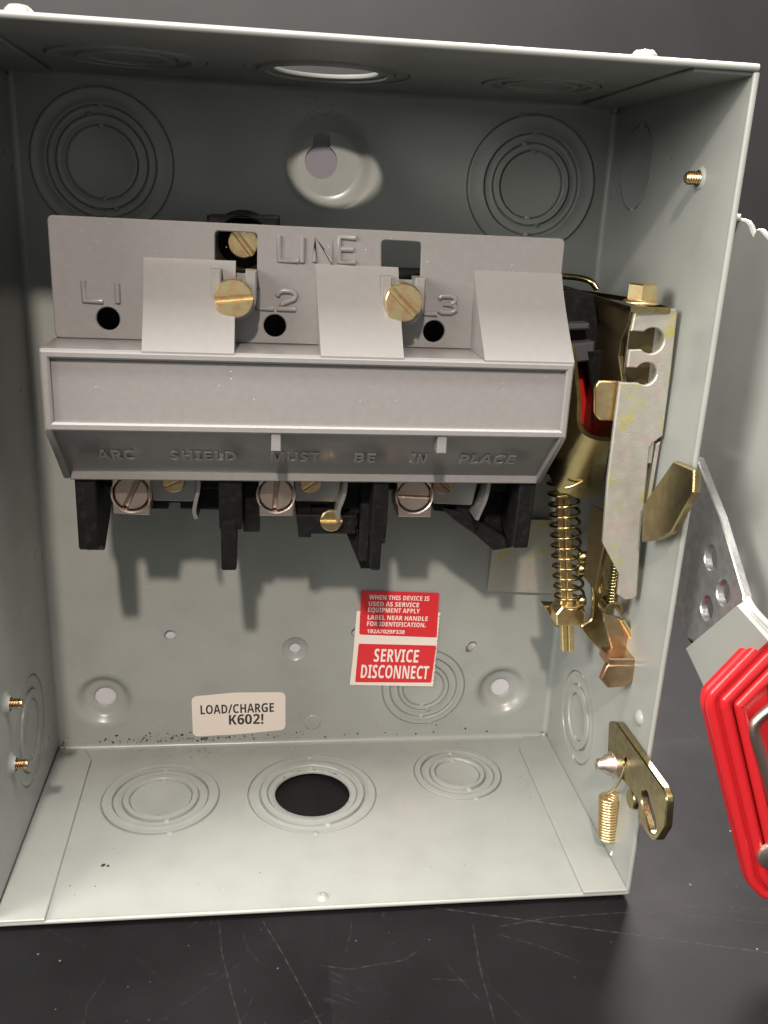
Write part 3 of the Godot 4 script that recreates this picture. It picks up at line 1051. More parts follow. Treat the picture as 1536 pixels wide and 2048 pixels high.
# a slotted cheese head on the local z axis
func slotted(s: Shape, x: Transform3D, r: float, h: float, slot: float, turn: float) -> void:
	s.xf = x
	s.lathe([Vector2(r * 0.96, 0), Vector2(r, 0.3), Vector2(r, h * 0.45), Vector2(0, h * 0.45)], 40)
	var a0 := asin(slot / r)
	for k in 2:
		var o := []
		for i in 22:
			var a := turn + PI * k + a0 + (PI - 2.0 * a0) * i / 21.0
			o.append(Vector2(cos(a), sin(a)) * r)
		s.plate(o, h * 0.44, h, minf(0.45, r * 0.12), [], false)


# ---------------------------------------------------------------- black switch block and terminals under the shield
func build_switch_block() -> void:
	var t := thing("switch_block", "black moulded switch block with barrier fins behind the grey arc shield", "switch block", Vector3(-6, 95, 0))
	var k: Material = mats.black_plastic
	var s := shape()
	s.box(Vector3(-92, 152, 1.0), Vector3(78, 232, 52), 1.0)
	part("body", s, k, t)
	s = shape()
	s.plate([Vector2(-70.2, 155.2), Vector2(-70.6, 143), Vector2(-63, 143), Vector2(-62.9, 145.6), Vector2(-58.1, 145.7), Vector2(-58.2, 143.1), Vector2(-42.3, 142.7), Vector2(-42.2, 155.4)], 20, 50, 0.4)
	part("cross_bar", s, k, t)
	s = shape()
	s.plate([Vector2(-11.6, 155.7), Vector2(-11.4, 142.4), Vector2(-4.7, 142), Vector2(-4.8, 145.1), Vector2(1.1, 145.2), Vector2(1.1, 141.6), Vector2(15.9, 141.3), Vector2(15.4, 156)], 20, 50, 0.4)
	part("cross_bar", s, k, t)
	s = shape()
	s.plate([Vector2(46.1, 156.3), Vector2(47, 142.8), Vector2(51.3, 142.3), Vector2(51.1, 145), Vector2(55.7, 145), Vector2(56, 141.4), Vector2(65.3, 139.7), Vector2(66.6, 156.5)], 20, 50, 0.4)
	part("cross_bar", s, k, t)
	s = shape()
	s.plate([Vector2(-11.3, 142.7), Vector2(13.3, 142.4), Vector2(13.6, 134.5), Vector2(-5, 134.5), Vector2(-5, 132.8), Vector2(-10.1, 133)], 28, 56, 0.5)
	s.box(Vector3(-5, 138.7, 44) - Vector3(0, 2, 8), Vector3(11.8, 142.1, 44) + Vector3(0, 2, 6), 0.5)
	part("centre_step", s, k, t)
	# barrier fins
	s = shape(across_x())
	var fin := [Vector2(4, 205), Vector2(4, 112), Vector2(20, 124), Vector2(52, 124.5), Vector2(66, 128), Vector2(66, 162), Vector2(62, 205)]
	var a: Vector3 = Vector3(-92.6, 132.7, 64)
	s.plate([Vector2(2, 205), Vector2(2, 140), Vector2(34, 140), Vector2(56, 127.5), Vector2(66, a.y), Vector2(69, a.y), Vector2(69, 162), Vector2(62, 205)], a.x - 2.6, a.x + 5.0, 0.6)
	part("barrier_fin", s, k, t)
	a = Vector3(-38.3, 122.7, 66)
	s = shape(across_x())
	s.plate([Vector2(2, 205), Vector2(2, 136), Vector2(40, 136), Vector2(60, a.y), Vector2(66, a.y), Vector2(68, 162), Vector2(60, 205)], a.x - 2.8, a.x + 3.2, 0.5)
	s.plate([Vector2(50, 170), Vector2(50, 140), Vector2(66, 140), Vector2(68.8, 150), Vector2(68.8, 170)], a.x - 3.4, a.x + 5.6, 0.5)
	s.plate([Vector2(42, 170), Vector2(42, 134), Vector2(52, 134), Vector2(58, 143), Vector2(58, 170)], a.x + 5.6, a.x + 12.4, 0.5)
	part("barrier_fin", s, k, t)
	a = Vector3(18.4, 122.5, 66)
	s = shape(across_x())
	s.plate([Vector2(2, 205), Vector2(2, 136), Vector2(40, 136), Vector2(56, a.y), Vector2(66, a.y), Vector2(68, 162), Vector2(60, 205)], a.x + 0.6, a.x + 4.6, 0.5)
	s.plate([Vector2(40, 170), Vector2(40, 136), Vector2(52, a.y + 0.5), Vector2(57, a.y + 0.5), Vector2(52, 170)], a.x - 3.4, a.x + 0.7, 0.5)
	s.plate([Vector2(50, 170), Vector2(50, 134), Vector2(66, 134), Vector2(69, 145), Vector2(69, 170)], a.x + 0.2, a.x + 6.2, 0.5)
	s.xf = Transform3D()
	s.plate([Vector2(9.5, 134.1), Vector2(16.2, 134.2), Vector2(21.2, 116.5), Vector2(16.9, 116.5)], 44, 50, 0.4)
	part("barrier_fin", s, k, t)
	a = Vector3(76.2, 132.2, 64)
	s = shape(across_x())
	s.plate([Vector2(2, 205), Vector2(2, 140), Vector2(36, 138), Vector2(56, a.y), Vector2(66, a.y), Vector2(69, 162), Vector2(62, 205)], a.x + 1.5, a.x + 8.2, 0.6)
	s.xf = Transform3D()
	s.plate([Vector2(49.3, 145), Vector2(61.4, 141.9), Vector2(81.5, 129.7), Vector2(81.7, 126.9), Vector2(73.7, 125.6), Vector2(64.9, 132.9), Vector2(55.1, 139.7)], 44, 52, 0.4)
	s.plate([Vector2(63.8, 155.9), Vector2(84.6, 156.1), Vector2(87.5, 125.2), Vector2(78.5, 125.2), Vector2(65.3, 136.7)], 38, 44, 0.4)
	part("barrier_fin", s, k, t)
	# upper stub of the block seen over the shield's edge and through its windows
	s = shape()
	var u: Array = [Vector2(-45.8, 257.7), Vector2(-18.8, 258.4), Vector2(-19.2, 235.2), Vector2(-46.1, 234.2)]
	s.plate(u, 8, 48, 0.8, [circle(Vector3(-32.4, 247.9, 48).x, Vector3(-32.4, 247.9, 48).y, 9.5, 32)])
	part("line_stub", s, k, t)
	s = shape(facing("front", Vector3(-32.8, 247.1, 30)))
	s.lathe([Vector2(13, 0), Vector2(0, 0)], 32)
	part("stub_floor", s, k, t)
	s = shape()
	s.plate([Vector2(16.9, 238.7), Vector2(49, 239.3), Vector2(50.3, 221.2), Vector2(17.5, 222.2)], 6, 40, 0.8)
	s.plate([Vector2(34.9, 239.7), Vector2(46.7, 239.4), Vector2(47.9, 222.6), Vector2(28, 223.9), Vector2(21.5, 236.9), Vector2(27.2, 237.9)], 40, 50, 0.8)
	part("line_step", s, k, t)
	# housings on the right, with pale ribs
	s = shape()
	s.plate([Vector2(86.3, 233.1), Vector2(106.9, 234.2), Vector2(111.4, 208.5), Vector2(108.5, 204.8), Vector2(89.4, 203.9)], 8, 52, 0.8)
	part("end_housing", s, k, t)
	for r in [[Vector2(90, 223.3), Vector2(102.1, 223.9), Vector2(102.6, 221.4), Vector2(90.3, 220.6)], [Vector2(90.9, 215.2), Vector2(105, 216.8), Vector2(106, 209.3), Vector2(91.8, 207.3)]]:
		s = shape()
		s.plate(r, 50, 60, 0.8)
		part("housing_rib", s, mats.worn_black, t)
	# terminals: lug, lug screw, plate, plate screw, clip for each of the three phases
	var lugs := [[Vector2(-82.8, 160.8), Vector2(-68.2, 160.9), Vector2(-68.9, 144.3), Vector2(-83.2, 144.9)], [Vector2(-26.9, 161.3), Vector2(-12.6, 161.5), Vector2(-12.5, 144.1), Vector2(-26.4, 144.3)], [Vector2(28.1, 161.9), Vector2(42.8, 162), Vector2(43.7, 143.9), Vector2(29.6, 144.1)]]
	var big: Array = [Vector2(-75.6, 153.1), Vector2(-19.6, 153.1), Vector2(36.1, 153.1)]
	var turns := [1.15, 1.5, -0.05]
	var plates := [[Vector2(-69.2, 158.6), Vector2(-50.5, 158.8), Vector2(-51.9, 147.4), Vector2(-68.6, 147.7)], [Vector2(-12.3, 159.1), Vector2(7.5, 159.3), Vector2(5.9, 147.4), Vector2(-11.7, 147.7)], [Vector2(44.3, 159.7), Vector2(64.5, 159.9), Vector2(62.4, 146.4), Vector2(45.5, 147.2)]]
	var small: Array = [Vector2(-59.9, 156.4), Vector2(-5.5, 156.2), Vector2(49.2, 156.5)]
	var tilt := [0.45, 0.6, -0.7]
	var bends := [[Vector2(-50.8, 162.6), Vector2(-50.3, 156.4), Vector2(-51.8, 150.2), Vector2(-52.6, 145.6), Vector2(-51.5, 142.7)], [Vector2(6.9, 163.2), Vector2(7.5, 156.9), Vector2(6.5, 151.6), Vector2(4.8, 147.4), Vector2(4.7, 142.9)], [Vector2(65.8, 163.8), Vector2(65.9, 157), Vector2(64.9, 151), Vector2(63.2, 146.6), Vector2(62, 143.1)]]
	for i in 3:
		s = shape()
		s.plate(rounded(lugs[i], 0.6, 2), 44, 62, 0.5, [circle(big[i].x, big[i].y, 7.3, 32)])
		var lug := part("terminal_lug", s, mats.tin, t)
		s = shape(facing("front", Vector3(big[i].x, big[i].y, 55)))
		s.lathe([Vector2(7.3, 6.2), Vector2(7.2, 0), Vector2(0, 0)], 32, true)
		part("lug_bore", s, mats.aged_tin, lug)
		s = shape()
		slotted(s, facing("front", Vector3(big[i].x, big[i].y, 56)), 6.6, 5.2, 0.8, turns[i])
		part("lug_screw", s, mats.aged_tin, lug)
		s = shape()
		s.plate(rounded(plates[i], 1.2, 3), 50.5, 53.5, 0.4)
		part("terminal_plate", s, mats.dull_clip, t)
		s = shape()
		slotted(s, facing("front", Vector3(small[i].x, small[i].y, 53.6)), 4.4, 2.6, 0.55, tilt[i])
		part("plate_screw", s, mats.brass if i < 2 else mats.copper, t)
		s = shape()
		var pa := smoothed(to3(bends[i], 62.0), 2)
		var pb := smoothed(to3(bends[i], 48.0), 2)
		s.loft(pa, pb, 1.5)
		part("fuse_clip", s, mats.dull_clip, t)
	s = shape()
	slotted(s, facing("front", Vector3(3.1, 140.9, 58) - Vector3(0, 0, 2.4)), 4.6, 2.6, 0.5, 0.0)
	part("clip_screw", s, mats.brass, t)
	s = shape()
	slotted(s, facing("front", Vector3(19.7, 136.6, 46)), 3.4, 2.0, 0.5, 0.0)
	part("clip_screw", s, mats.brass, t)
	s = shape()
	slotted(s, facing("front", Vector3(-32.7, 248.1, 36)), 6.0, 4.0, 0.75, -0.9)
	part("line_screw", s, mats.brass, t, "brass slotted screw seen through the left window of the shield")
	s = shape()
	slotted(s, facing("right", Vector3(89.8, 127, 40) - Vector3(2.5, 0, 0)), 3.6, 2.6, 0.6, 0.4)
	part("side_screw", s, mats.brass, t)


func build_small_screws() -> void:
	var at: Array = [Vector3(-35, 231.2, 84), Vector3(24.5, 231.8, 84)]
	var said := ["pinkish brass slotted screw holding the shield beside raised letters L2", "yellow brass slotted screw holding the shield beside raised letters L3"]
	var turn := [0.12, -0.76]
	for i in 2:
		var t := thing("shield_screw", said[i], "screw", at[i] - Vector3(0, 0, 5), "brass screws holding the arc shield")
		var s := shape()
		slotted(s, facing("front", at[i] - Vector3(0, 0, 4.4)), 6.7, 4.6, 0.95, turn[i])
		part("head", s, mats.brass, t)
		s = shape(facing("front", at[i] - Vector3(0, 0, 14)))
		s.lathe([Vector2(3.6, 0), Vector2(3.6, 10)], 20)
		part("shank", s, mats.brass, t)
	# screw ends that come through the walls
	var ends := [Vector3(-HALF, 71.4, 78.5), Vector3(-HALF, 43.8, 78.5), Vector3(HALF, 277.9, 90.0)]
	var names := ["copper coloured screw end through the left wall, upper of the two beside the knockout", "copper coloured screw end through the left wall, lower of the two beside the knockout", "dark brass screw end through the right wall below the top corner"]
	for i in 3:
		var way := "right" if i < 2 else "left"
		var t := thing("screw_end", names[i], "screw", ends[i], "screw ends coming through the box walls")
		var s := shape(facing(way, ends[i]))
		var profile := []
		var long := 7.0 if i < 2 else 5.6
		var h := 0.0
		while h < long - 0.8:
			profile.append(Vector2(2.35, h))
			profile.append(Vector2(1.85, h + 0.45))
			h += 0.9
		profile.append(Vector2(1.8, long - 0.3))
		profile.append(Vector2(1.3, long))
		profile.append(Vector2(0, long))
		s.lathe(profile, 24)
		part("thread", s, mats.copper if i < 2 else mats.brass, t)
		s = shape(facing(way, ends[i]))
		s.lathe([Vector2(5.0, 0), Vector2(4.0, 0.5), Vector2(3.2, 1.6), Vector2(2.8, 2.2)] if i < 2 else [Vector2(4.0, 0), Vector2(3.4, 0.5), Vector2(2.8, 0.9)], 28)
		part("collar", s, mats.painted_steel, t)


# ---------------------------------------------------------------- operating mechanism along the right wall
func build_mechanism() -> void:
	var z: Material = mats.yellow_zinc
	# long front bracket
	var t := thing("operating_bracket", "long stained zinc bracket with two keyhole slots along the right wall", "bracket", Vector3(115, 105, 60))
	var s := shape()
	var o := [Vector2(107, 233.5), Vector2(122, 233.6), Vector2(122.8, 231.9), Vector2(123.6, 210.8), Vector2(124, 186.9), Vector2(120.1, 183.7), Vector2(119.4, 182.1), Vector2(121.1, 144.2), Vector2(122.8, 121.6), Vector2(121.4, 120.1), Vector2(118.1, 119.9), Vector2(114.9, 122.1), Vector2(114.6, 130.6), Vector2(106, 144), Vector2(104.7, 169.5), Vector2(104.6, 188.8), Vector2(104.6, 206.8)]
	var slot_a := [Vector2(110.2, 218.8), Vector2(106.6, 218.5), Vector2(106.4, 225.3), Vector2(109.7, 225.2)]
	var slot_b := [Vector2(110.3, 206.6), Vector2(106.5, 206.5), Vector2(106.7, 212.2), Vector2(110, 212.1)]
	var hub_a: Vector3 = Vector3(114.6, 222, 92)
	var hub_b: Vector3 = Vector3(114.1, 210, 92)
	# walk the outline with the two keyhole slots cut into its left edge
	var line := o.slice(0, 18)
	line.append(slot_b[1])
	line.append_array(keyhole_arc(Vector2(hub_b.x, hub_b.y), 4.2, slot_b[0].y, slot_b[3].y))
	line.append(slot_b[2])
	line.append(slot_a[1])
	line.append_array(keyhole_arc(Vector2(hub_a.x, hub_a.y), 4.7, slot_a[0].y, slot_a[3].y))
	line.append(slot_a[2])
	s.plate(line, 89.8, 92.0, 0.4)
	part("face", s, mats.stained_zinc, t)
	s = shape(across_x())
	s.plate([Vector2(91, 232), Vector2(91, 176), Vector2(60, 176), Vector2(60, 232)], 119.6, 121.6, 0.4)
	part("return_flange", s, mats.stained_zinc, t)
	s = shape()
	s.plate([Vector2(122.5, 183), Vector2(124.1, 184.2), Vector2(123.5, 159.1), Vector2(122.5, 148.9), Vector2(122, 143.7), Vector2(122, 161.1)], 78, 90.5, 0.3)
	part("edge_strip", s, mats.stained_zinc, t)
	s = shape()
	s.plate([Vector2(109.6, 229.6), Vector2(126.9, 230.1), Vector2(129.4, 198.6), Vector2(109.5, 198.2)], 80, 82, 0.3)
	part("inner_leaf", s, mats.dark_zinc, t)
	# top plate
	s = shape(across_y())
	var top: Array = [Vector2(102.4, 18), Vector2(105.7, 46), Vector2(104.1, 91.3), Vector2(104.1, 94.5), Vector2(119.6, 93.1)]
	top.append_array([Vector2(121.0, 62), Vector2(108, 30), Vector2(86, 22)])
	s.plate(top, 232.2, 234.2, 0.3)
	part("top_plate", s, z, t)
	s = shape()
	s.tube(smoothed([Vector3(84, 238, 20), Vector3(98, 240, 34), Vector3(106, 239.5, 44), Vector3(108.5, 236, 46)], 2), 1.3, 10)
	part("return_wire", s, z, t)
	# hexagon bolt
	var c: Vector3 = Vector3(112.5, 235, 82.8)
	s = shape(facing("up", Vector3(c.x, 234.3, c.z)))
	s.lathe([Vector2(0, 0), Vector2(6.6, 0), Vector2(6.7, 0.5), Vector2(6.2, 1.1), Vector2(4.6, 1.6)], 36)
	var bolt := part("bolt", s, mats.brass, t)
	s = shape(facing("up", Vector3(c.x, 235.4, c.z)))
	var hex := []
	for i in 6:
		hex.append(Vector2.from_angle(TAU * i / 6 + 0.12) * 5.8)
	s.plate(hex, 0, 6.2, 0.6)
	part("hex_head", s, mats.brass, bolt)
	# dark side plate
	s = shape(across_x())
	var sp: Array = [Vector2(34, 232)] + [Vector2(83.7, 232.6), Vector2(82.6, 227.3), Vector2(78, 220.2), Vector2(77.5, 214.1), Vector2(83.1, 206.9), Vector2(87.8, 199.4), Vector2(88, 188.3)] + [Vector2(70, 176), Vector2(50, 178), Vector2(36, 200)]
	s.plate(sp, 108.5, 110.7, 0.35)
	part("side_plate", s, mats.dark_zinc, t)
	# brass tab
	s = shape()
	s.plate(rounded([Vector2(98.1, 206.3), Vector2(107.3, 206.3), Vector2(108.1, 191.4), Vector2(100.3, 191.5), Vector2(98.1, 193.7), Vector2(97, 204.2)], 0.8, 2), 85.8, 88, 0.4)
	part("stop_tab", s, mats.brass, t)
	s = shape(across_x())
	s.plate([Vector2(73.9, 203.8), Vector2(76.9, 204.4), Vector2(76.2, 188.2), Vector2(73.2, 187.5)], 112.0, 113.0, 0.2)
	part("tab_root", s, mats.brass, t)

	# yoke with the rolled sleeve
	t = thing("spring_yoke", "bent brass coloured yoke whose rolled sleeve presses the coil spring", "yoke", Vector3(101, 150, 55))
	s = shape()
	var fa := smoothed(to3([Vector2(90.1, 218.8), Vector2(92.3, 209.2), Vector2(95, 198.4), Vector2(95.5, 190.1), Vector2(97.2, 186.2), Vector2(100.4, 184.1), Vector2(104.2, 183.2), Vector2(107.8, 183.2)], 80.0), 2)
	var fb := smoothed(to3([Vector2(83.8, 194.7), Vector2(86.5, 184.9), Vector2(90.1, 174.6), Vector2(92.9, 165.7), Vector2(95.8, 158.8), Vector2(99.7, 154.1), Vector2(105.3, 152.8), Vector2(114.7, 154.2)], 58.0), 2)
	s.loft(fb, fa, 2.2)
	part("sleeve", s, z, t)
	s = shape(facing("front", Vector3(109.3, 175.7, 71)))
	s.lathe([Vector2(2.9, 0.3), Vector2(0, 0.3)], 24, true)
	part("hole_shade_disc", s, mats.soot_hole_shade, t)  # flat dark disc painted for the shade inside the hole
	s = shape()
	s.tube(smoothed([Vector3(97.4, 158.2, 66), Vector3(100.9, 159.3, 66.5), Vector3(104.1, 161.6, 67)], 2), 0.7, 8)
	part("hook_wire", s, mats.brass, t)

	# red rotor
	t = thing("red_rotor", "red plastic rotor half hidden between the grey shield and the yoke", "rotor", Vector3(95, 180, 30))
	s = shape()
	s.plate(rounded([Vector2(92.9, 208.7), Vector2(103.9, 207), Vector2(110.4, 192.8), Vector2(110.6, 182.4), Vector2(103.1, 173.8), Vector2(97.1, 159.7), Vector2(91.4, 162.9)], 2.0, 3), 20, 48, 0.8)
	part("rotor_arm", s, mats.red_rotor, t)
	s = shape()
	s.plate([Vector2(101.7, 213.5), Vector2(118.2, 214), Vector2(122.6, 178.1), Vector2(114.9, 178), Vector2(108.7, 179.5), Vector2(107.5, 193.6)], 57, 60, 0.5)
	part("rotor_cover", s, mats.black_plastic, t)

	# coil spring, rod and seat
	t = thing("coil_spring", "brass coloured coil spring on a split rod below the yoke", "spring", Vector3(112, 97, 52))
	s = shape()
	var a: Vector3 = Vector3(99.3, 163.5, 54)
	var b: Vector3 = Vector3(110.2, 97.7, 54)
	var turns := 14.0
	var path := []
	for i in int(turns * 22) + 1:
		var u := i / (turns * 22.0)
		var g := TAU * turns * u
		path.append(a.lerp(b, u) + Vector3(cos(g) * 6.3, 0, sin(g) * 6.3))
	s.tube(path, 0.72, 8)
	part("coil", s, z, t)
	var r0: Vector3 = Vector3(111.5, 78, 54)
	for k in [-1.0, 1.0]:
		s = shape()
		var dx: float = k * 1.45
		s.plate([Vector2(a.x + dx - 1.2, a.y), Vector2(a.x + dx + 1.2, a.y), Vector2(r0.x + dx + 1.2, r0.y), Vector2(r0.x + dx - 1.2, r0.y)], 51, 55, 0.3)
		part("rod_strip", s, mats.brass, t)
	s = shape()
	s.plate([Vector2(102.9, 93.4), Vector2(102, 98.9), Vector2(104.4, 102.4), Vector2(112.2, 102.4), Vector2(114.9, 99.2), Vector2(115.3, 93.2)], 50, 60, 0.5)
	part("spring_seat", s, mats.brass, t)
	s = shape()
	s.plate([Vector2(99.4, 98.4), Vector2(106.4, 97.9), Vector2(107.5, 87.6), Vector2(106, 88.1)], 44, 50, 0.4)
	part("seat_ear", s, z, t)

	# stained plate on the back wall
	t = thing("zinc_plate", "small flat zinc plate with yellow stained edges on the back wall", "plate", Vector3(98, 80, 0))
	s = shape()
	s.plate([Vector2(86.2, 123.6), Vector2(116.2, 122.7), Vector2(120.9, 83.5), Vector2(85.9, 85.1), Vector2(86.3, 104.5)], 0.3, 3.0, 0.3)
	part("plate_body", s, mats.stained_zinc, t)

	# bell crank and trigger
	t = thing("bell_crank", "olive zinc bell crank plate hanging under the long bracket", "crank", Vector3(112, 90, 60))
	s = shape()
	var crank: Array = [Vector2(111.8, 134.6), Vector2(117, 135.1), Vector2(125.2, 125.6), Vector2(125.8, 114.2), Vector2(123.3, 105.9), Vector2(121.8, 97), Vector2(125.1, 88.3), Vector2(123, 83.6), Vector2(115.5, 89.9), Vector2(110.2, 96.7), Vector2(115.2, 99.9), Vector2(114.9, 109.2), Vector2(111.5, 123)]
	s.plate(rounded(crank, 1.6, 3), 65.6, 68, 0.4)
	part("crank_plate", s, z, t)
	s = shape()
	s.plate(rounded([Vector2(114.3, 122.6), Vector2(116.4, 122), Vector2(117.7, 114.7), Vector2(116, 112.9), Vector2(114.5, 118.1)], 1.5, 4), 68, 71, 0.5)
	part("slot_pin", s, mats.brass, t)
	s = shape(across_x())
	s.plate([Vector2(64, 150), Vector2(64, 118), Vector2(78, 118), Vector2(82, 140), Vector2(78, 152)], 110.5, 112.5, 0.4)
	part("rear_arm", s, mats.dark_zinc, t)
	for p in [Vector2(113.2, 124.8), Vector2(112.9, 119.2), Vector2(114.7, 104.5)]:
		s = shape(facing("left", Vector3(p.x, p.y, 58)))
		s.lathe([Vector2(2.6, 0), Vector2(2.6, 3.0), Vector2(2.0, 3.6), Vector2(0, 3.6)], 22)
		part("rivet", s, z, t)

	t = thing("extension_spring", "thin tight coil spring between the bracket end and the copper trigger", "spring", Vector3(116.2, 115.4, 84))
	s = shape()
	a = Vector3(116, 136.4, 84)
	b = Vector3(116.2, 115.4, 84)
	path = []
	for i in 16 * 18 + 1:
		var u := i / (16.0 * 18.0)
		var g := TAU * 16.0 * u
		path.append(a.lerp(b, u) + Vector3(cos(g) * 1.9, 0, sin(g) * 1.9))
	s.tube(path, 0.42, 7)
	part("coil", s, z, t)

	t = thing("copper_trigger", "copper coloured trigger lever with a turned-up foot near the right wall", "trigger", Vector3(122.3, 79.9, 92))
	s = shape()
	s.plate(rounded([Vector2(113, 110.6), Vector2(117.4, 109.2), Vector2(122, 107.3), Vector2(131.2, 91.7), Vector2(131, 88.9), Vector2(120.8, 89.5), Vector2(115.8, 102)], 0.8, 2), 81.6, 84.2, 0.4)
	part("lever_blade", s, mats.copper, t)
	s = shape()
	var curl := []
	for i in 14:
		var g := deg_to_rad(-20.0 + 250.0 * i / 13.0)
		curl.append(Vector3(117.2, 111.4, 84) + Vector3(cos(g) * 4.0, sin(g) * 4.0, 0))
	var curl_b := []
	for q in curl:
		curl_b.append(q + Vector3(0, 0, -7))
	s.loft(curl, curl_b, 0.8)
	part("curl", s, z, t)
	s = shape()
	s.tube(smoothed([Vector3(121.1, 107.8, 85), Vector3(125.4, 101.5, 86), Vector3(129.3, 93.8, 88), Vector3(128.7, 92.6, 91)], 1), 1.15, 8)
	part("bright_edge", s, mats.brass, t)
	s = shape()
	s.plate([Vector2(113.9, 94.9), Vector2(127.9, 94.6), Vector2(127.7, 91.5), Vector2(114, 91.3)], 83, 94, 0.4)
	s.plate(rounded([Vector2(113.3, 92.3), Vector2(127.2, 92.2), Vector2(126, 86.6), Vector2(123.2, 82.5), Vector2(114.8, 81.8), Vector2(111.4, 85.5)], 0.8, 2), 91.5, 94.6, 0.4)
	part("foot_pad", s, mats.copper, t)

	# interlock fin that stands out past the wall's edge
	t = thing("interlock_fin", "pointed brass coloured interlock plate jutting past the right wall's edge", "interlock", Vector3(118, 147, 96))
	s = shape(across_x())
	s.plate([Vector2(115.9, 183.7), Vector2(132.2, 185.1), Vector2(134, 177.8), Vector2(122.3, 159.1), Vector2(110.9, 152.3), Vector2(99.7, 147.3), Vector2(96, 160.9)], 118.0, 120.8, 0.5)
	part("fin_plate", s, z, t)


func keyhole_arc(c: Vector2, r: float, low: float, high: float) -> Array:
	# from the slot's lower lip round the far side of the circle to its upper lip
	var a0 := -PI + asin(clampf((c.y - low) / r, -1, 1))
	var a1 := PI - asin(clampf((high - c.y) / r, -1, 1))
	var o := []
	for i in 19:
		o.append(c + Vector2.from_angle(lerpf(a0, a1, i / 18.0)) * r)
	return o


# ---------------------------------------------------------------- latch plate and its spring at the lower right
func build_latch() -> void:
	var z: Material = mats.yellow_zinc
	var t := thing("latch_plate", "brass coloured latch plate with an oblong hole on the right wall's lower edge", "latch", Vector3(121, 40, 110))
	var s := shape(across_x())
	var o := rounded([Vector2(85.8, 61.2), Vector2(93.2, 65.2), Vector2(140.8, 66.6), Vector2(144.7, 64.6), Vector2(146.7, 53.6), Vector2(142.7, 45.3), Vector2(138.3, 41.8), Vector2(124.8, 40.6), Vector2(123.7, 48.2), Vector2(116, 47.7), Vector2(89.9, 44.2)], 1.2, 3)
	var hc: Array = [Vector2(129.2, 52.6), Vector2(136.5, 48.3)]
	var slot := []
	var way: Vector2 = (hc[1] - hc[0]).normalized()
	for i in 20:
		var a := way.angle() + PI / 2 + PI * i / 9.0 if i < 10 else way.angle() - PI / 2 + PI * (i - 10) / 9.0
		slot.append((hc[0] if i < 10 else hc[1]) + Vector2.from_angle(a) * 4.0)
	var pin: Array = [Vector2(106.9, 55.1)]
	s.plate(o, 121.0, 124.2, 0.5, [slot, circle(pin[0].x, pin[0].y, 2.0, 16)])
	part("plate_body", s, z, t)
	s = shape(across_x())
	s.plate(circle([Vector2(114.9, 43.2)][0].x, [Vector2(114.9, 43.2)][0].y, 4.2, 24), 121.6, 124.0, 0.5)
	part("ear", s, z, t)
	var rv: Array = [Vector2(95.2, 46.1)]
	s = shape(facing("left", Vector3(121, rv[0].y, rv[0].x)))
	s.lathe([Vector2(5.4, 0), Vector2(5.2, 0.5), Vector2(4.6, 0.6), Vector2(4.2, 2.4), Vector2(2.9, 4.0), Vector2(2.6, 6.2), Vector2(2.0, 6.8), Vector2(1.2, 6.6), Vector2(0, 6.2)], 32)
	part("pivot_rivet", s, mats.tin, t)

	t = thing("latch_spring", "small copper coloured coil spring hooked to the latch plate on the right wall", "spring", Vector3(126.9, 2.7, 92))
	s = shape()
	var a: Vector3 = Vector3(121.4, 30.8, 96)
	var b: Vector3 = Vector3(123.4, 9.7, 96)
	var path := []
	for i in 15 * 20 + 1:
		var u := i / 300.0
		var g := TAU * 15.0 * u
		path.append(a.lerp(b, u) + Vector3(cos(g) * 3.9, 0, sin(g) * 3.9))
	s.tube(path, 0.52, 8)
	part("coil", s, mats.brass, t)
	s = shape()
	s.tube(smoothed([a + Vector3(3.9, 0, 0), a + Vector3(5.2, 2.5, 1), Vector3(118.2, a.y + 4.5, 99), Vector3(118.8, a.y + 8.0, 104), Vector3(120.4, pin[0].y - 8, pin[0].x), Vector3(122, pin[0].y, pin[0].x)], 2), 0.55, 8)
	part("hook", s, mats.brass, t)
	s = shape()
	s.tube([b + Vector3(1.5, 0, 2), b + Vector3(3.0, -3.0, 2.0), Vector3(HALF - 0.4, b.y - 6.5, b.z + 3.0)], 0.6, 8)
	part("hook", s, mats.bright_steel, t)


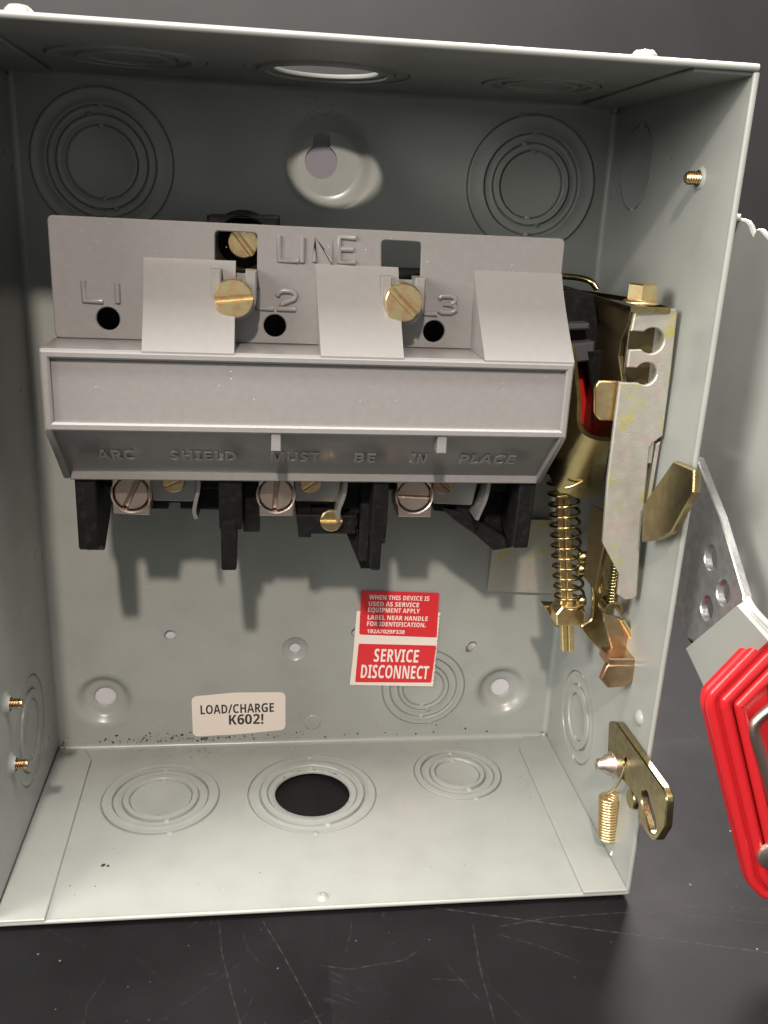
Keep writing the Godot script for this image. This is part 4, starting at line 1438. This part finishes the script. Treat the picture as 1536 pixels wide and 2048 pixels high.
# ---------------------------------------------------------------- handle outside the right wall
func build_handle() -> void:
	var t := thing("switch_lever", "red plastic switch handle on a bright galvanised lever with three holes", "handle", Vector3(140, 40, 130))
	var s := shape(across_x())
	var o: Array = [Vector2(74.2, 176.9), Vector2(97.1, 180), Vector2(121.4, 164.6), Vector2(145.1, 145.2), Vector2(145.9, 143), Vector2(116.7, 112.2), Vector2(106.6, 113.2), Vector2(90.4, 123.4)]
	var hs := []
	for c in [Vector2(119.5, 148.7), Vector2(132, 140.4), Vector2(122.7, 130.2)]:
		hs.append(circle(c.x, c.y, 4.6, 32))
	s.plate(o, 136, 139.2, 0.4, hs)
	part("lever_plate", s, mats.galvanised, t)
	s = shape()
	var p0: Array = [Vector2(116.7, 112.2), Vector2(145.9, 143)]
	var near := [Vector3(136, p0[0].y, p0[0].x), Vector3(136, p0[1].y, p0[1].x)]
	var end := [Vector3(144.8, 94.6, 122), Vector3(146.4, 132.2, 150)]
	var pa := []
	var pb := []
	for i in 9:
		var u := i / 8.0
		var v := 1.0 - pow(1.0 - u, 1.6)
		pa.append(Vector3(lerpf(near[0].x, end[0].x, u), lerpf(near[0].y, end[0].y, u), lerpf(near[0].z, end[0].z, v)))
		pb.append(Vector3(lerpf(near[1].x, end[1].x, u), lerpf(near[1].y, end[1].y, u), lerpf(near[1].z, end[1].z, v)))
	s.loft(pa, pb, 3.0)
	part("lever_bend", s, mats.dull_zinc, t)
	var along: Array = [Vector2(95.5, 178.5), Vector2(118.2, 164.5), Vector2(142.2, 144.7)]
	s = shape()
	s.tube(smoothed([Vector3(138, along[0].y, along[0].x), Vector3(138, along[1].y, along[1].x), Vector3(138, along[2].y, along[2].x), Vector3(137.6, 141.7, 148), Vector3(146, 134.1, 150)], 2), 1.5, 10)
	part("lit_edge", s, mats.bright_steel, t)  # pale tube added as the highlight along the lever plate edge
	# grip
	var g: Array = rounded([Vector2(145.9, 131), Vector2(128.7, 108.2), Vector2(128.9, 102.7), Vector2(158.9, 25.1), Vector2(166.8, 17.1), Vector2(198, 18.5), Vector2(180.1, 118.5), Vector2(157.7, 136.1)], 5.0, 6)
	s = shape()
	s.plate(g, 139, 146, 2.6)
	var grip := part("grip", s, mats.red_plastic, t)
	var rim := PackedVector2Array(g)
	for k in 3:
		var ring: PackedVector2Array = Geometry2D.offset_polygon(rim, -2.2 - 4.6 * k, Geometry2D.JOIN_ROUND)[0]
		s = shape()
		s.tube(to3(Array(ring), 145.2 + 1.2 * k), 2.0, 14, true)
		part("ridge", s, mats.red_plastic, grip)
	var flat: PackedVector2Array = Geometry2D.offset_polygon(rim, -11.8, Geometry2D.JOIN_ROUND)[0]
	s = shape()
	s.plate(Array(flat), 144, 147.8, 0.6)
	part("grip_face", s, mats.red_plastic, grip)
	s = shape()
	var bar := smoothed(to3([Vector2(154.5, 106), Vector2(146.9, 99.2), Vector2(146.6, 94.8), Vector2(149.1, 89.1), Vector2(154.7, 77.5), Vector2(164, 56.9)], 149.0), 2)
	s.tube(bar, 2.6, 14, false, 0.4)
	part("inlay_bar", s, mats.tin, t)
	s = shape(facing("front", Vector3(163.7, 41.1, 150) - Vector3(0, 0, 2)))
	s.lathe([Vector2(5.5, 0), Vector2(5.2, 1.6), Vector2(3.5, 2.4), Vector2(0, 2.6)], 30)
	part("grip_rivet", s, mats.tin, t)


# ---------------------------------------------------------------- cover beyond the right wall
func build_cover() -> void:
	var t := thing("hinged_cover", "grey painted sheet cover standing open outside the right wall", "cover", Vector3(150, 100, 80))
	var s := shape(across_x())
	var o: Array = [Vector2(73.1, 265.6), Vector2(78.7, 264.9), Vector2(81.8, 263.5), Vector2(84, 261.3), Vector2(85.9, 260), Vector2(87.2, 262.3), Vector2(89.8, 262.2), Vector2(96.2, 259.5), Vector2(151.7, 237.8), Vector2(208.9, 125.8), Vector2(156.5, 107.6), Vector2(119.7, 121.8), Vector2(55.2, 138.6), Vector2(39.7, 168)]
	s.plate(o, 150, 152.4, 0.6)
	part("cover_sheet", s, mats.painted_steel, t)
	s = shape()
	s.tube([Vector3(127.5, 266, 60), Vector3(140, 266.2, 68), Vector3(150, 265.6, 74)], 1.3, 10)
	part("hinge_arm", s, mats.painted_steel, t)


# ---------------------------------------------------------------- stickers on the back wall
func build_stickers() -> void:
	# red service label in two halves on white backing
	var t := thing("service_sticker", "red and white SERVICE DISCONNECT sticker on the back wall", "sticker", Vector3(42, 32, 0))
	var s := shape()
	var o := [Vector2(21.2, 74.1), Vector2(63.1, 72.9)]
	var right := [Vector2(63.1, 72.9), Vector2(62.2, 31.3)]
	for i in 36:
		o.append(right[0].lerp(right[1], (i + 1) / 37.0) + Vector2((-0.35 if i % 2 else 0.2) + rng.randf_range(-0.15, 0.15), 0))
	o.append_array([Vector2(62.2, 31.3), Vector2(19.1, 33.1), Vector2(20.1, 46.9)])
	s.plate(o, 0.45, 0.62, 0.05)
	part("backing_paper", s, mats.paper, t)
	s = shape()
	s.plate(rounded([Vector2(23, 85.1), Vector2(61.9, 83.5), Vector2(62.2, 59.1), Vector2(22.9, 61.3)], 1.0, 4), 0.5, 0.74, 0.05)
	s.plate(rounded([Vector2(22.8, 56.3), Vector2(62.3, 54.6), Vector2(61, 33.6), Vector2(21.8, 34.7)], 0.9, 4), 0.5, 0.74, 0.05)
	part("red_block", s, mats.red_ink, t)
	var lines := ["WHEN THIS DEVICE IS", "USED AS SERVICE", "EQUIPMENT APPLY", "LABEL NEAR HANDLE", "FOR IDENTIFICATION.", "192A7029P338", "SERVICE", "DISCONNECT"]
	var ends: Array = [Vector2(27.1, 81.6), Vector2(57.1, 80.5), Vector2(27, 78.1), Vector2(52.2, 77.1), Vector2(26.8, 74.6), Vector2(52.7, 73.5), Vector2(26.8, 70.8), Vector2(57, 69.6), Vector2(26.6, 67.3), Vector2(56.2, 66.1), Vector2(26.8, 63.2), Vector2(45.7, 62.4), Vector2(30.9, 49.8), Vector2(53.6, 48.8), Vector2(24.6, 40.9), Vector2(59.3, 39.4)]
	var tall := [2.35, 2.35, 2.35, 2.35, 2.35, 2.0, 7.0, 7.3]
	for i in 8:
		var a: Vector2 = ends[i * 2]
		var b: Vector2 = ends[i * 2 + 1]
		var way := (b - a).angle()
		letters(lines[i], t, mats.white_ink, tall[i], Transform3D(Basis(Vector3.BACK, way), Vector3((a.x + b.x) / 2, (a.y + b.y) / 2, 0.76)), a.distance_to(b), 0.06)
	# white load sticker
	t = thing("load_sticker", "small white sticker printed LOAD/CHARGE K602! above the floor bend", "sticker", Vector3(-36, 6, 0))
	s = shape()
	s.plate(rounded([Vector2(-59.7, 28.1), Vector2(-38.3, 29.9), Vector2(-13.2, 29.5), Vector2(-12.9, 7.9), Vector2(-35.9, 6), Vector2(-59.4, 5.2)], 3.0, 5), 0.05, 0.25, 0.05)
	part("paper_face", s, mats.paper, t)
	ends = [Vector2(-55.4, 20.6), Vector2(-18.9, 21.1), Vector2(-41.4, 14.5), Vector2(-24.1, 14.6)]
	for i in 2:
		var a: Vector2 = ends[i * 2]
		var b: Vector2 = ends[i * 2 + 1]
		letters(["LOAD/CHARGE", "K602!"][i], t, mats.black_ink, [5.0, 5.6][i], Transform3D(Basis(Vector3.BACK, (b - a).angle()), Vector3((a.x + b.x) / 2, (a.y + b.y) / 2, 0.28)), a.distance_to(b), 0.06)
